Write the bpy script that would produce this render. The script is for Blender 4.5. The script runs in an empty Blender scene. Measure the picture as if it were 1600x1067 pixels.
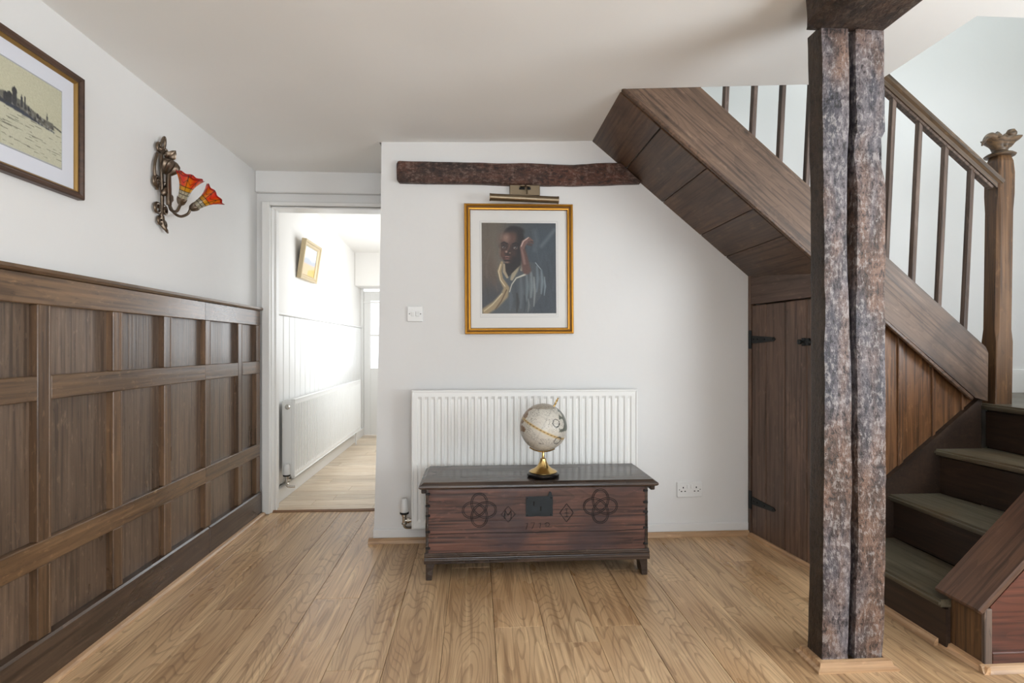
import bpy, bmesh, math, random
import numpy as np
from mathutils import Vector, Matrix, noise as mnoise

random.seed(7)
SC = bpy.context.scene
COL = SC.collection
PI = math.pi

# ------------------------------------------------------------------ camera
YAW = math.atan(57 / 880)
cam_d = bpy.data.cameras.new('camera')
cam_d.sensor_width = 36
cam_d.lens = 36 * 880 / 1600
cam_d.shift_y = 7.5 / 1600
cam_d.clip_start = .05
cam = bpy.data.objects.new('camera', cam_d)
cam.location = (0, 0, 1.08)
cam.rotation_euler = (PI / 2, 0, -YAW)
COL.objects.link(cam)
SC.camera = cam

# ------------------------------------------------------------------ world, lights, exposure
SC.view_settings.view_transform = 'Standard'
SC.view_settings.look = 'None'
SC.view_settings.gamma = 1
SC.view_settings.exposure = 0.38
SC.view_settings.use_curve_mapping = False
SC.cycles.max_bounces = 6
SC.cycles.diffuse_bounces = 4
SC.cycles.adaptive_threshold = .015
SC.cycles.use_denoising = True
SC.cycles.sample_clamp_indirect = 6

world = bpy.data.worlds.new('sky')
SC.world = world
world.use_nodes = True
bg = world.node_tree.nodes['Background']
bg.inputs[0].default_value = (.9, .95, 1, 1)
bg.inputs[1].default_value = 1.6


def area(name, loc, direction, sx, sy, power, col=(1, 1, 1)):
    d = bpy.data.lights.new(name, 'AREA')
    d.shape = 'RECTANGLE'
    d.size, d.size_y, d.energy, d.color = sx, sy, power, col
    o = bpy.data.objects.new(name, d)
    o.location = loc
    o.rotation_euler = Vector(direction).to_track_quat('-Z', 'Y').to_euler()
    COL.objects.link(o)
    return o


# lamps standing in for daylight at unseen windows; two tilt up, brightening the ceiling
area('daylight_rear_window', (.35, -2.66, 1.2), (0, 1, .8), 2.5, 1.35, 62, (.89, .95, 1))
area('daylight_side_window', (3.30, .1, 1.2), (-1, 0, .7), 1.9, 1.35, 92, (.89, .95, 1))
area('daylight_hall_window', (-.43, 5.3, 1.45), (-1, 0, -.15), 1.7, 1.0, 13, (.95, .98, 1))
area('daylight_stair_rooflight', (2.1, 2.1, 4.6), (0, .1, -1), 1.3, 1.0, 25, (.88, .97, 1))


# ------------------------------------------------------------------ helpers
def lin(c):
    out = []
    for v in c[:3]:
        v = v / 255
        out.append(v / 12.92 if v <= .04045 else ((v + .055) / 1.055) ** 2.4)
    return (*out, 1)


class G:
    def __init__(s, name):
        s.m = bpy.data.materials.new(name)
        s.m.use_nodes = True
        s.t = s.m.node_tree
        s.t.nodes.clear()
        s.out = s.t.nodes.new('ShaderNodeOutputMaterial')
        s.b = s.t.nodes.new('ShaderNodeBsdfPrincipled')
        s.t.links.new(s.b.outputs[0], s.out.inputs[0])

    def set(s, sock, v):
        if isinstance(v, bpy.types.NodeSocket):
            s.t.links.new(v, sock)
        elif v is not None:
            if sock.type == 'RGBA' and len(v) == 3:
                v = (*v, 1)
            sock.default_value = v

    def n(s, typ, out=0, props=None, **ins):
        nd = s.t.nodes.new('ShaderNode' + typ)
        for k, v in (props or {}).items():
            setattr(nd, k, v)
        for k, v in ins.items():
            s.set(nd.inputs[int(k[1:])] if k[0] == 'i' and k[1:].isdigit() else nd.inputs[k], v)
        return nd.outputs[out]

    def math(s, op, a, b=0.0, c=None):
        nd = s.t.nodes.new('ShaderNodeMath')
        nd.operation = op
        s.set(nd.inputs[0], a)
        s.set(nd.inputs[1], b)
        if c is not None:
            s.set(nd.inputs[2], c)
        return nd.outputs[0]

    def vmath(s, op, a, b=(0, 0, 0)):
        nd = s.t.nodes.new('ShaderNodeVectorMath')
        nd.operation = op
        s.set(nd.inputs[0], a)
        s.set(nd.inputs[1], b)
        return nd.outputs[0]

    def mix(s, f, a, b, mode='MIX'):
        nd = s.t.nodes.new('ShaderNodeMix')
        nd.data_type = 'RGBA'
        nd.blend_type = mode
        s.set(nd.inputs[0], f)
        s.set(nd.inputs[6], a)
        s.set(nd.inputs[7], b)
        return nd.outputs[2]

    def rng(s, v, a, b, c=0.0, d=1.0):
        nd = s.t.nodes.new('ShaderNodeMapRange')
        nd.interpolation_type = 'SMOOTHSTEP'
        for i, x in enumerate((v, a, b, c, d)):
            s.set(nd.inputs[i], x)
        return nd.outputs[0]

    def noise(s, vec, scale, detail=2.0, dist=0.0, rough=.5):
        return s.n('TexNoise', Vector=vec, Scale=scale, Detail=detail, Distortion=dist, Roughness=rough)

    def coords(s, rand=True):
        p = s.n('TexCoord', out=3)
        if not rand:
            return p
        r = s.n('ObjectInfo', out=5)
        off = s.n('CombineXYZ', X=s.math('MULTIPLY', r, 31.7), Y=s.math('MULTIPLY', r, 57.3), Z=s.math('MULTIPLY', r, 83.1))
        return s.vmath('ADD', p, off)

    def bump(s, h, strength, dist=.004):
        s.set(s.b.inputs['Normal'], s.n('Bump', Strength=strength, Distance=dist, Height=h))

    def bs(s, **k):
        for a, v in k.items():
            s.set(s.b.inputs[a.replace('_', ' ')], v)
        return s.m


def plain(name, c, rough=.5, metal=0.0, **k):
    g = G(name)
    return g.bs(Base_Color=lin(c), Roughness=rough, Metallic=metal, **k)


def plaster(name, c, bump=.25, scale=9.0):
    g = G(name)
    p = g.coords(False)
    n1 = g.noise(p, scale, 2.0)
    n2 = g.noise(p, 1.1, 1.0)
    c1 = lin(c)
    c2 = lin([v - 6 for v in c])
    g.bump(n1, bump, .01)
    return g.bs(Base_Color=g.mix(g.rng(n2, .35, .65), c1, c2), Roughness=.75)


def wood(name, base, light, dark, axis=1, s=5.0, stretch=.12, K=24.0, ring=.5, lo=.55, fib=.5, rough=.45,
         bump=.25, knot=0.0, knot_scale=1.6, knot_r=.06, flat=None, msc=26, streak=.3, blotch=None, blotch_amt=0.0, var=.25, coat=0.0, specular=.5, mottle=.35):
    g = G(name)
    p = g.coords()
    S = [1, 1, 1]
    S[axis] = stretch
    pm = g.vmath('MULTIPLY', p, tuple(S))
    n1 = g.noise(pm, s, 1.5, .12)
    if knot:
        S2 = [1, 1, 1]
        S2[axis] = .45
        if flat is not None:
            S2[flat] = 0
        vd = g.n('TexVoronoi', Vector=g.vmath('MULTIPLY', p, tuple(S2)), Scale=knot_scale)
        n1 = g.math('ADD', n1, g.rng(vd, .0, .32, .22, .0))
    r = g.math('FRACT', g.math('MULTIPLY', n1, K))
    line = g.rng(r, lo, .97)
    Sf = [75, 75, 75]
    Sf[axis] = 2.2
    fb = g.noise(g.vmath('MULTIPLY', p, tuple(Sf)), 1.0, 2.0)
    S3 = [1, 1, 1]
    S3[axis] = .35
    n3 = g.noise(g.vmath('MULTIPLY', p, tuple(S3)), 4.0, 3.0)
    col = g.mix(g.rng(n3, .32, .68), lin(base), lin(light))
    col = g.mix(g.math('MULTIPLY', line, ring), col, lin(dark))
    col = g.mix(g.math('MULTIPLY', g.rng(fb, .49, .66), fib), col, lin(dark))
    col = g.mix(g.math('MULTIPLY', g.rng(fb, .44, .28), streak), col, lin([min(255, v * 1.25 + 8) for v in light]))
    if mottle:
        Sm = [msc, msc, msc]
        Sm[axis] = msc * .28
        nm = g.noise(g.vmath('MULTIPLY', p, tuple(Sm)), 1.0, 4.0, .3, .65)
        col = g.mix(g.math('MULTIPLY', g.rng(nm, .40, .22), mottle), col, lin([v * .55 for v in dark]))
        col = g.mix(g.math('MULTIPLY', g.rng(nm, .56, .76), mottle), col, lin([min(255, v * 1.22 + 10) for v in light]))
    if blotch:
        n4 = g.noise(p, 2.6, 4.0, .6)
        col = g.mix(g.math('MULTIPLY', g.rng(n4, .5, .7), blotch_amt), col, lin(blotch))
    if knot:
        col = g.mix(g.math('MULTIPLY', g.rng(vd, knot_r * .4, knot_r, 1.0, .0), knot), col, lin([v * .35 for v in dark]))
    if var:
        rr = g.n('ObjectInfo', out=5)
        col = g.n('HueSaturation', Value=g.rng(rr, 0, 1, 1 - var * .5, 1 + var * .5), Color=col)
    g.bump(g.math('MULTIPLY', fb, -1.0), bump, .002)
    if coat:
        g.bs(Coat_Weight=coat, Coat_Roughness=.2)
    return g.bs(Base_Color=col, Roughness=g.rng(n3, .2, .8, rough - .08, rough + .1), Specular_IOR_Level=specular)


def vcol(name, rough=.6, metal=0.0, coat=0.0, trans=0.0):
    g = G(name)
    c = g.n('Attribute', props={'attribute_name': 'Col'})
    g.bs(Base_Color=c, Roughness=rough, Metallic=metal, Coat_Weight=coat)
    if trans:
        tr = g.n('BsdfTranslucent', Color=c)
        mx = g.t.nodes.new('ShaderNodeMixShader')
        mx.inputs[0].default_value = trans
        g.t.links.new(g.b.outputs[0], mx.inputs[1])
        g.t.links.new(tr, mx.inputs[2])
        g.t.links.new(mx.outputs[0], g.out.inputs[0])
    return g.m


WMAT = {}


def thing(name, label, cat, loc=(0, 0, 0), group=None):
    o = bpy.data.objects.new(name, None)
    o.empty_display_size = .1
    o.location = loc
    COL.objects.link(o)
    WMAT[o.name] = Matrix.Translation(loc)
    return tag(o, label, cat, group)


def tag(o, label, cat, group=None):
    o['label'] = label
    o['category'] = cat
    if group:
        o['group'] = group
    return o


def obj(name, bm, mat, parent=None, frame=None, smooth=False, label=None, recalc=True):
    """bm in world coordinates, or in the coordinates of frame (a world matrix)"""
    PM = WMAT[parent.name] if parent else Matrix.Identity(4)
    if recalc:
        bmesh.ops.recalc_face_normals(bm, faces=bm.faces)
    if parent and not frame:
        bmesh.ops.transform(bm, matrix=PM.inverted(), verts=bm.verts)
    me = bpy.data.meshes.new(name)
    bm.to_mesh(me)
    bm.free()
    if smooth:
        me.polygons.foreach_set('use_smooth', [True] * len(me.polygons))
        me.set_sharp_from_angle(angle=math.radians(38))
    me.materials.append(mat)
    o = bpy.data.objects.new(name, me)
    COL.objects.link(o)
    if parent:
        o.parent = parent
    if frame:
        o.matrix_local = PM.inverted() @ frame
    WMAT[o.name] = frame.copy() if frame else PM.copy()
    if label:
        o['label'] = label
    return o


def struct(name, bm, mat, parent=None, **k):
    o = obj(name, bm, mat, parent, **k)
    if not parent:
        o['kind'] = 'structure'
    return o


def box(x0, x1, y0, y1, z0, z1, bev=0.0, bm=None, seg=1):
    b = bmesh.new()
    vs = [b.verts.new((x, y, z)) for x in (x0, x1) for y in (y0, y1) for z in (z0, z1)]
    for f in ((0, 1, 3, 2), (4, 6, 7, 5), (0, 4, 5, 1), (2, 3, 7, 6), (0, 2, 6, 4), (1, 5, 7, 3)):
        b.faces.new([vs[i] for i in f])
    bmesh.ops.recalc_face_normals(b, faces=b.faces)
    if bev:
        bmesh.ops.bevel(b, geom=list(b.edges), offset=bev, segments=seg, affect='EDGES', profile=.5)
    return join(bm, b)


def join(bm, b):
    if bm is None:
        return b
    me = bpy.data.meshes.new('tmp')
    b.to_mesh(me)
    b.free()
    bm.from_mesh(me)
    bpy.data.meshes.remove(me)
    return bm


def prism(pts, axis, a, b_, bm=None, bev=0.0):
    """polygon pts in the two other axes (in xyz order), extruded along axis from a to b_"""
    b = bmesh.new()

    def P(u, v, w):
        return ((w, u, v), (u, w, v), (u, v, w))[axis]
    A = [b.verts.new(P(u, v, a)) for u, v in pts]
    B = [b.verts.new(P(u, v, b_)) for u, v in pts]
    n = len(pts)
    b.faces.new(A)
    b.faces.new(B[::-1])
    for i in range(n):
        b.faces.new((A[i], B[i], B[(i + 1) % n], A[(i + 1) % n]))
    bmesh.ops.recalc_face_normals(b, faces=b.faces)
    if bev:
        bmesh.ops.bevel(b, geom=list(b.edges), offset=bev, segments=1, affect='EDGES')
    return join(bm, b)


def rough_box(x0, x1, y0, y1, z0, z1, n, amp, freq=(4, 4, 4), seed=0.0, bm=None, fn=None, soft=.006, side=None):
    b = bmesh.new()
    nx, ny, nz = n
    d = {}
    dims = (x1 - x0, y1 - y0, z1 - z0)

    def V(i, j, k):
        key = (i, j, k)
        if key not in d:
            u = Vector((x0 + dims[0] * i / nx, y0 + dims[1] * j / ny, z0 + dims[2] * k / nz))
            nrm = Vector(((i == nx) - (i == 0), (j == ny) - (j == 0), (k == nz) - (k == 0)))
            q = Vector((u.x * freq[0] + seed, u.y * freq[1] - seed, u.z * freq[2] + 2 * seed))
            m = abs(nrm.x) + abs(nrm.y) + abs(nrm.z)
            for ax in range(3):
                if nrm[ax]:
                    w = mnoise.noise(q + Vector((ax * 9.1, nrm[ax] * 5.3, 0))) + .45 * mnoise.noise(q * 2.7 + Vector((ax * 3, 7, 1)))
                    u[ax] += nrm[ax] * (w * amp - (soft if m > 1 else 0))
            if fn:
                u = fn(u)
            d[key] = b.verts.new(u)
        return d[key]
    for i in range(nx):
        for j in range(ny):
            for k in (0, nz):
                b.faces.new((V(i, j, k), V(i + 1, j, k), V(i + 1, j + 1, k), V(i, j + 1, k)))
    for i in range(nx):
        for k in range(nz):
            for j in (0, ny):
                b.faces.new((V(i, j, k), V(i + 1, j, k), V(i + 1, j, k + 1), V(i, j, k + 1)))
    for j in range(ny):
        for k in range(nz):
            for i in (0, nx):
                f_ = b.faces.new((V(i, j, k), V(i, j + 1, k), V(i, j + 1, k + 1), V(i, j, k + 1)))
                if side == i:
                    f_.material_index = 1
    bmesh.ops.recalc_face_normals(b, faces=b.faces)
    return join(bm, b)


def tube(path, rad, bm=None, seg=10, closed=False, cap=True):
    b = bmesh.new()
    P = [Vector(p) for p in path]
    n = len(P)
    R = rad if isinstance(rad, (list, tuple)) else [rad] * n
    rings = []
    T0 = None
    for i in range(n):
        if closed:
            t = P[(i + 1) % n] - P[i - 1]
        else:
            t = P[min(i + 1, n - 1)] - P[max(i - 1, 0)]
        t.normalize()
        if T0 is None:
            a = Vector((0, 0, 1)) if abs(t.z) < .9 else Vector((1, 0, 0))
            N = t.cross(a).normalized()
        else:
            N = (N - t * N.dot(t)).normalized()
        T0 = t
        Bn = t.cross(N)
        rings.append([b.verts.new(P[i] + (N * math.cos(2 * PI * k / seg) + Bn * math.sin(2 * PI * k / seg)) * R[i]) for k in range(seg)])
    for i in range(n if closed else n - 1):
        A, B = rings[i], rings[(i + 1) % n]
        for k in range(seg):
            b.faces.new((A[k], A[(k + 1) % seg], B[(k + 1) % seg], B[k]))
    if cap and not closed:
        b.faces.new(rings[0][::-1])
        b.faces.new(rings[-1])
    return join(bm, b)


def lathe(prof, M=None, seg=24, bm=None, fn=None):
    """prof: list of (radius, height) about local z, placed by matrix M"""
    b = bmesh.new()
    M = M or Matrix.Identity(4)
    rings = []
    for i, (r, h) in enumerate(prof):
        ring = []
        for k in range(seg):
            a = 2 * PI * k / seg
            rr, hh = fn(r, h, a, i) if fn else (r, h)
            ring.append(b.verts.new(M @ Vector((rr * math.cos(a), rr * math.sin(a), hh))))
        rings.append(ring)
    for A, B in zip(rings, rings[1:]):
        for k in range(seg):
            b.faces.new((A[k], A[(k + 1) % seg], B[(k + 1) % seg], B[k]))
    if prof[0][0] > 1e-5:
        b.faces.new(rings[0][::-1])
    if prof[-1][0] > 1e-5:
        b.faces.new(rings[-1])
    bmesh.ops.remove_doubles(b, verts=b.verts, dist=1e-6)
    return join(bm, b)


def along(p, d, up=(0, 0, 1)):
    """matrix with local z along d at p"""
    q = Vector(d).to_track_quat('Z', 'Y')
    return Matrix.Translation(Vector(p)) @ q.to_matrix().to_4x4()


def smooth_path(pts, k=6):
    P = [Vector(p) for p in pts]
    P = [2 * P[0] - P[1]] + P + [2 * P[-1] - P[-2]]
    out = []
    for i in range(1, len(P) - 2):
        for j in range(k):
            t = j / k
            a, b, c, d = P[i - 1], P[i], P[i + 1], P[i + 2]
            out.append(.5 * ((2 * b) + (c - a) * t + (2 * a - 5 * b + 4 * c - d) * t * t + (3 * b - 3 * c + d - a) * t ** 3))
    out.append(P[-2])
    return out


def frame_rect(M, w, h, prof, bm=None):
    """mitred frame: outer size w x h about origin of M (local x right, y up, z out); prof = (inset, height) list"""
    b = bmesh.new()
    rings = []
    for ins, z in prof:
        x, y = w / 2 - ins, h / 2 - ins
        rings.append([b.verts.new(M @ Vector(v)) for v in ((-x, -y, z), (x, -y, z), (x, y, z), (-x, y, z))])
    n = len(rings)
    for i in range(n):
        A, B = rings[i], rings[(i + 1) % n]
        for k in range(4):
            b.faces.new((A[k], A[(k + 1) % 4], B[(k + 1) % 4], B[k]))
    return join(bm, b)


def grid_paint(name, M, w, h, img, mat, parent):
    """flat print: rows of img run from top to bottom"""
    H, W = img.shape[:2]
    PI_ = WMAT[parent.name].inverted()
    xs = np.linspace(-w / 2, w / 2, W)
    ys = np.linspace(h / 2, -h / 2, H)
    vs = [tuple(PI_ @ (M @ Vector((x, y, 0)))) for y in ys for x in xs]
    fs = [(r * W + c, (r + 1) * W + c, (r + 1) * W + c + 1, r * W + c + 1) for r in range(H - 1) for c in range(W - 1)]
    me = bpy.data.meshes.new(name)
    me.from_pydata(vs, [], fs)
    a = me.color_attributes.new('Col', 'FLOAT_COLOR', 'POINT')
    c = np.clip(img / 255, 0, 1)
    c = np.where(c <= .04045, c / 12.92, ((c + .055) / 1.055) ** 2.4)
    rgba = np.concatenate([c, np.ones((H, W, 1))], 2).astype(np.float32)
    a.data.foreach_set('color', rgba.reshape(-1))
    me.materials.append(mat)
    o = bpy.data.objects.new(name, me)
    COL.objects.link(o)
    o.parent = parent
    return o


# ------------------------------------------------------------------ materials
m_wall = plaster('white_plaster', (228, 227, 225))
m_ceil = plaster('ceiling_plaster', (240, 239, 236), .3, 5)
m_hall = plaster('hall_plaster', (234, 231, 226), .2)
m_stairwall = plaster('stairwell_plaster', (226, 231, 228), .2)
m_gloss_white = plain('white_gloss_paint', (232, 231, 228), .32)
m_rad = plain('radiator_enamel', (236, 236, 233), .28)
m_plastic = plain('white_plastic', (226, 226, 224), .3)
m_screw = plain('steel_screw', (95, 95, 95), .3, 1)
m_hole = plain('dark_hole', (14, 13, 12), .8)
m_floor = wood('oak_floor', (188, 151, 111), (208, 175, 136), (118, 84, 55), axis=1, s=5.0, stretch=.13, K=44, ring=.42,
               lo=.66, fib=.45, flat=2, rough=.32, bump=.3, knot=.9, knot_scale=1.9, knot_r=.036, var=.22, specular=.5, mottle=.25)
m_hallfloor = wood('pale_oak_strip', (214, 194, 168), (224, 208, 186), (172, 146, 118), axis=0, s=6, K=12, ring=.3, fib=.3,
                   rough=.42, var=.2)
m_oaktrim_y = wood('oak_trim_lengthwise', (188, 150, 112), (202, 168, 132), (140, 104, 74), axis=1, K=12, ring=.3, rough=.4)
m_oaktrim_x = wood('oak_trim_crosswise', (178, 140, 102), (192, 158, 122), (134, 98, 68), axis=0, K=12, ring=.3, rough=.4)
PAN = dict(s=7, stretch=.1, K=14, ring=.22, fib=.6, rough=.33, bump=.4, var=.3, specular=.6, mottle=.7, msc=70)
m_panel = wood('stained_panel', (92, 75, 61), (108, 89, 73), (56, 43, 34), axis=2, **PAN)
m_stile = wood('stained_stile', (92, 69, 49), (110, 84, 60), (56, 39, 26), axis=2, **PAN)
m_rail = wood('stained_rail', (96, 72, 50), (112, 86, 60), (54, 39, 27), axis=1, **PAN)
m_skirt = wood('stained_skirting', (70, 54, 43), (82, 64, 50), (42, 32, 25), axis=1, **PAN)
ST = dict(s=8, stretch=.12, K=18, ring=.25, fib=.65, rough=.45, bump=.4, var=.18, mottle=.55, msc=40)
m_string = wood('string_pine', (82, 64, 50), (106, 84, 67), (46, 34, 27), axis=0, knot=1.0, knot_scale=8.0, knot_r=.12, flat=1, blotch=(58, 44, 34), blotch_amt=.9, **ST)
m_soffit = wood('soffit_board', (82, 62, 48), (98, 74, 57), (50, 36, 28), axis=1, knot=.6, knot_scale=3.5, flat=2, blotch=(56, 40, 31), blotch_amt=.7, **ST)
m_door = wood('cupboard_plank', (94, 74, 62), (112, 88, 74), (60, 44, 36), axis=2, **ST)
m_doorhead = wood('cupboard_head_board', (94, 74, 62), (112, 88, 74), (60, 44, 36), axis=0, **ST)
m_spand = wood('spandrel_plank', (100, 68, 42), (124, 86, 54), (54, 36, 24), axis=2, knot=.6, knot_scale=4, flat=1, **ST)
m_newel = wood('newel_oak', (90, 64, 41), (110, 80, 52), (46, 34, 26), axis=2, **ST)
m_newelx = wood('handrail_oak', (92, 74, 56), (116, 92, 66), (46, 38, 32), axis=0, **ST)
m_baluster = wood('baluster_wood', (90, 76, 68), (112, 96, 86), (52, 42, 38), axis=2, **ST)
m_tread = wood('painted_tread', (88, 82, 68), (110, 103, 86), (50, 42, 30), axis=1, s=6, K=8, ring=.3, fib=.5, rough=.36, bump=.4,
               blotch=(96, 74, 48), blotch_amt=.5, var=.1)
m_riser = wood('dark_riser', (44, 32, 24), (56, 40, 29), (26, 19, 15), axis=1, s=6, K=8, ring=.3, fib=.4, rough=.5, var=.1,
               blotch=(66, 46, 32), blotch_amt=.35)
m_cap = wood('stair_cap', (70, 48, 38), (92, 66, 50), (40, 28, 24), axis=0, s=7, K=10, ring=.3, fib=.6, rough=.38, var=.1)
m_side = wood('red_side_panel', (82, 44, 34), (98, 56, 42), (42, 25, 21), axis=0, s=6, K=10, ring=.4, fib=.6, rough=.4, var=.1)
m_chest = wood('chest_elm', (80, 54, 46), (104, 70, 58), (36, 26, 25), axis=0, s=6, stretch=.2, K=11, ring=.35, fib=.8, rough=.4, mottle=.6,
               bump=.6, blotch=(58, 44, 46), blotch_amt=.85, var=0, msc=45)
m_chestdark = wood('chest_dark', (54, 42, 35), (78, 61, 49), (26, 20, 18), axis=0, s=7, stretch=.2, K=10, ring=.4, fib=.7, rough=.26,
                   bump=.5, var=0, blotch=(36, 28, 25), blotch_amt=.6)
m_carve = plain('carved_groove', (14, 10, 9), .7)
m_iron = plain('black_iron', (34, 38, 40), .5, .4)
m_lock = plain('lock_plate', (38, 44, 48), .45, .5)
m_brass = plain('polished_brass', (208, 176, 116), .2, 1)
m_abrass = plain('antique_brass', (132, 118, 98), .36, 1)
m_bronze = plain('bronze', (112, 98, 84), .34, .95)
m_gilt = plain('gilt_frame', (186, 132, 48), .36, .75)
m_giltdark = plain('gilt_dark_line', (74, 46, 20), .5, .3)  # darker lines along the gilt frame moulding
m_gold2 = plain('pale_gold', (196, 170, 118), .4, .6)
m_fdark = wood('dark_frame', (62, 44, 34), (76, 54, 41), (38, 27, 21), axis=1, K=8, ring=.3, rough=.35, var=0)
m_mount = plain('picture_mount', (222, 221, 218), .8)
m_mountline = plain('mount_line', (168, 170, 172), .8)
m_paint = vcol('painted_print', .5)
m_paint_matt = vcol('etching_print', .75)
m_globe_base = plain('black_lacquer', (16, 13, 13), .2)
m_chrome = plain('chrome', (190, 186, 178), .2, 1)
m_glass_shade = vcol('stained_glass', .22, coat=.4, trans=.35)
m_stone = plain('threshold_wood', (128, 92, 62), .5)
gg = G('clear_glass')
m_glass = gg.bs(Base_Color=(1, 1, 1, 1), Transmission_Weight=1.0, Roughness=.05, IOR=1.02, Alpha=.35)


def timber(name, cols, axis, blue=.6, light=.6):
    g = G(name)
    p = g.coords()
    S = [1, 1, 1]
    S[axis] = .32
    q = g.vmath('MULTIPLY', p, tuple(S))
    n1 = g.noise(q, 18, 4.0, .2, .7)
    n2 = g.noise(q, 5.0, 3.0, .5, .6)
    n4 = g.noise(g.vmath('MULTIPLY', p, tuple(.55 if i == axis else 1 for i in range(3))), 75, 4.0, 0, .75)
    H = g.noise(g.vmath('MULTIPLY', p, tuple(34 if i == axis else 5 for i in range(3))), 1.0, 3.0, .6)
    n5 = g.noise(p, 1.6, 1.0)
    vo = g.n('TexVoronoi', Vector=p, Scale=34.0)
    col = g.mix(g.rng(n1, .36, .62), lin(cols[0]), lin(cols[1]))
    bl = g.math('ADD', g.math('MULTIPLY', n2, .6), g.math('MULTIPLY', n5, .4))
    col = g.mix(g.math('MULTIPLY', g.rng(bl, .42, .54), blue), col, g.mix(g.rng(n1, .38, .62), lin(cols[2]), lin(cols[3])))
    fl = g.math('ADD', g.math('MULTIPLY', n4, .76), g.math('MULTIPLY', H, .24))
    col = g.mix(g.math('MULTIPLY', g.rng(fl, .51, .60), light), col, lin(cols[4]))
    col = g.mix(g.math('MULTIPLY', g.rng(fl, .48, .38), .85), col, lin(cols[5]))
    col = g.mix(g.math('MULTIPLY', g.rng(vo, .05, .11, 1.0, 0.0), .8), col, lin((22, 18, 17)))
    g.bump(fl, .9, .014)
    return g.bs(Base_Color=col, Roughness=.48)


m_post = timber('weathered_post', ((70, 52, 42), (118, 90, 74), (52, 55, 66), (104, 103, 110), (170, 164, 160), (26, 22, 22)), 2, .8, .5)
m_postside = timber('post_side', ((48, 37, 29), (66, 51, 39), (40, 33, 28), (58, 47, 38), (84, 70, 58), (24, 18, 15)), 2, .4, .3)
m_beam = timber('dark_beam', ((46, 34, 26), (72, 50, 36), (38, 34, 32), (60, 51, 45), (100, 86, 72), (22, 18, 16)), 1, .5, .5)
m_wallbeam = timber('wall_beam_wood', ((66, 40, 30), (98, 58, 42), (44, 36, 34), (70, 56, 50), (136, 118, 106), (26, 20, 19)), 0, .6, .5)

# ------------------------------------------------------------------ room shell
CEIL = [(-1.6, 2.205), (-.5, 2.205), (.1, 2.217), (.65, 2.238), (1.1, 2.262), (1.5, 2.283), (3.4, 2.29)]


def ceil_z(x):
    return float(np.interp(x, [c[0] for c in CEIL], [c[1] for c in CEIL]))


# floor of oak planks
sub = struct('floor', box(-1.5, 3.4, -2.75, 3.76, -.06, -.012), plain('subfloor', (70, 56, 42), .8))
PW = .19
k0 = -5
for k in range(k0, 22):
    xa = -.688 + PW * k
    xb = xa + PW
    xa, xb = max(xa, -1.42), min(xb, 3.34)
    if xb - xa < .02:
        continue
    ystart = -2.7 - random.random() * 1.3
    while ystart < 3.755:
        L = random.choice((1.5, 1.9, 2.2))
        ya, yb = max(ystart, -2.7), min(ystart + L, 3.755)
        if yb > ya + .03:
            z = random.uniform(-.0006, .0004)
            o = obj('plank', box(xa + .0007, xb - .0007, ya + .0007, yb - .0007, -.012, z, .0009), m_floor, sub)
        ystart += L

# ceiling with the stairwell opening
b = None
xs = sorted(set([c[0] for c in CEIL] + [-.53, .67, 1.825, 3.36]))
xs = [x for x in xs if -1.6 <= x <= 3.36]
for xa, xb in zip(xs, xs[1:]):
    xm = (xa + xb) / 2
    yb = 3.80 if xm < -.53 else 3.15 if xm < .67 else 2.498 if xm < 1.825 else 1.94
    za, zb = ceil_z(xa), ceil_z(xb)
    b = prism([(xa, za), (xb, zb), (xb, 2.43), (xa, 2.43)], 1, -2.75, yb, b)
ceiling = struct('ceiling', b, m_ceil)

# left wall
struct('wall_left', box(-1.55, -1.41, -2.75, 3.86, 0, 2.42), m_wall)
# back wall, its left corner leans outwards towards the floor
b = bmesh.new()
prof = [(0, -.566), (.1, -.556), (.5, -.545), (1.15, -.531), (1.7, -.522), (2.2, -.517), (4.7, -.5)]
vf = []
for z, x in prof:
    vf.append([b.verts.new(v) for v in ((x, 3.14, z), (3.36, 3.14, z), (3.36, 3.26, z), (x, 3.26, z))])
for A, B in zip(vf, vf[1:]):
    for i in range(4):
        b.faces.new((A[i], A[(i + 1) % 4], B[(i + 1) % 4], B[i]))
b.faces.new(vf[0])
b.faces.new(vf[-1])
struct('wall_back', b, m_wall)
struct('wall_return', box(-.52, -.40, 3.26, 3.74, 0, 2.3), m_wall)
struct('wall_doorway', box(-.60, -.40, 3.74, 3.86, 0, 1.985, 0, box(-1.41, -.40, 3.74, 3.86, 1.985, 2.3, 0, box(-1.41, -1.335, 3.74, 3.86, 0, 1.985))), m_wall)
# header beam, painted
struct('trim_header', box(-1.41, -.52, 3.705, 3.74, 2.068, 2.21, .006), m_wall)
tr = struct('trim_doorway', box(-1.372, -1.322, 3.712, 3.745, 0, 2.012, .004), m_gloss_white)
obj('door_head', box(-1.3215, -.56, 3.712, 3.745, 1.988, 2.012, .004), m_gloss_white, tr)
obj('door_lining', box(-1.335, -1.315, 3.74, 3.87, 0, 1.99, .002), m_gloss_white, tr)
obj('head_lining', box(-1.335, -.58, 3.74, 3.87, 1.975, 1.992, .002), m_gloss_white, tr)
obj('door_stop', box(-1.318, -1.306, 3.79, 3.82, 0, 1.98, .002), m_gloss_white, tr)

# rear and right walls with windows (behind the camera), so the daylight has somewhere to come from
m_wframe = m_gloss_white


def holed_wall(name, axis, a, b_, u0, u1, z0, z1, hu0, hu1, hz0, hz1, mat):
    bm = None
    for (ua, ub, za, zb) in ((u0, hu0, z0, z1), (hu1, u1, z0, z1), (hu0, hu1, z0, hz0), (hu0, hu1, hz1, z1)):
        if axis == 0:
            bm = box(a, b_, ua, ub, za, zb, 0, bm)
        else:
            bm = box(ua, ub, a, b_, za, zb, 0, bm)
    return struct(name, bm, mat)


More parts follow.
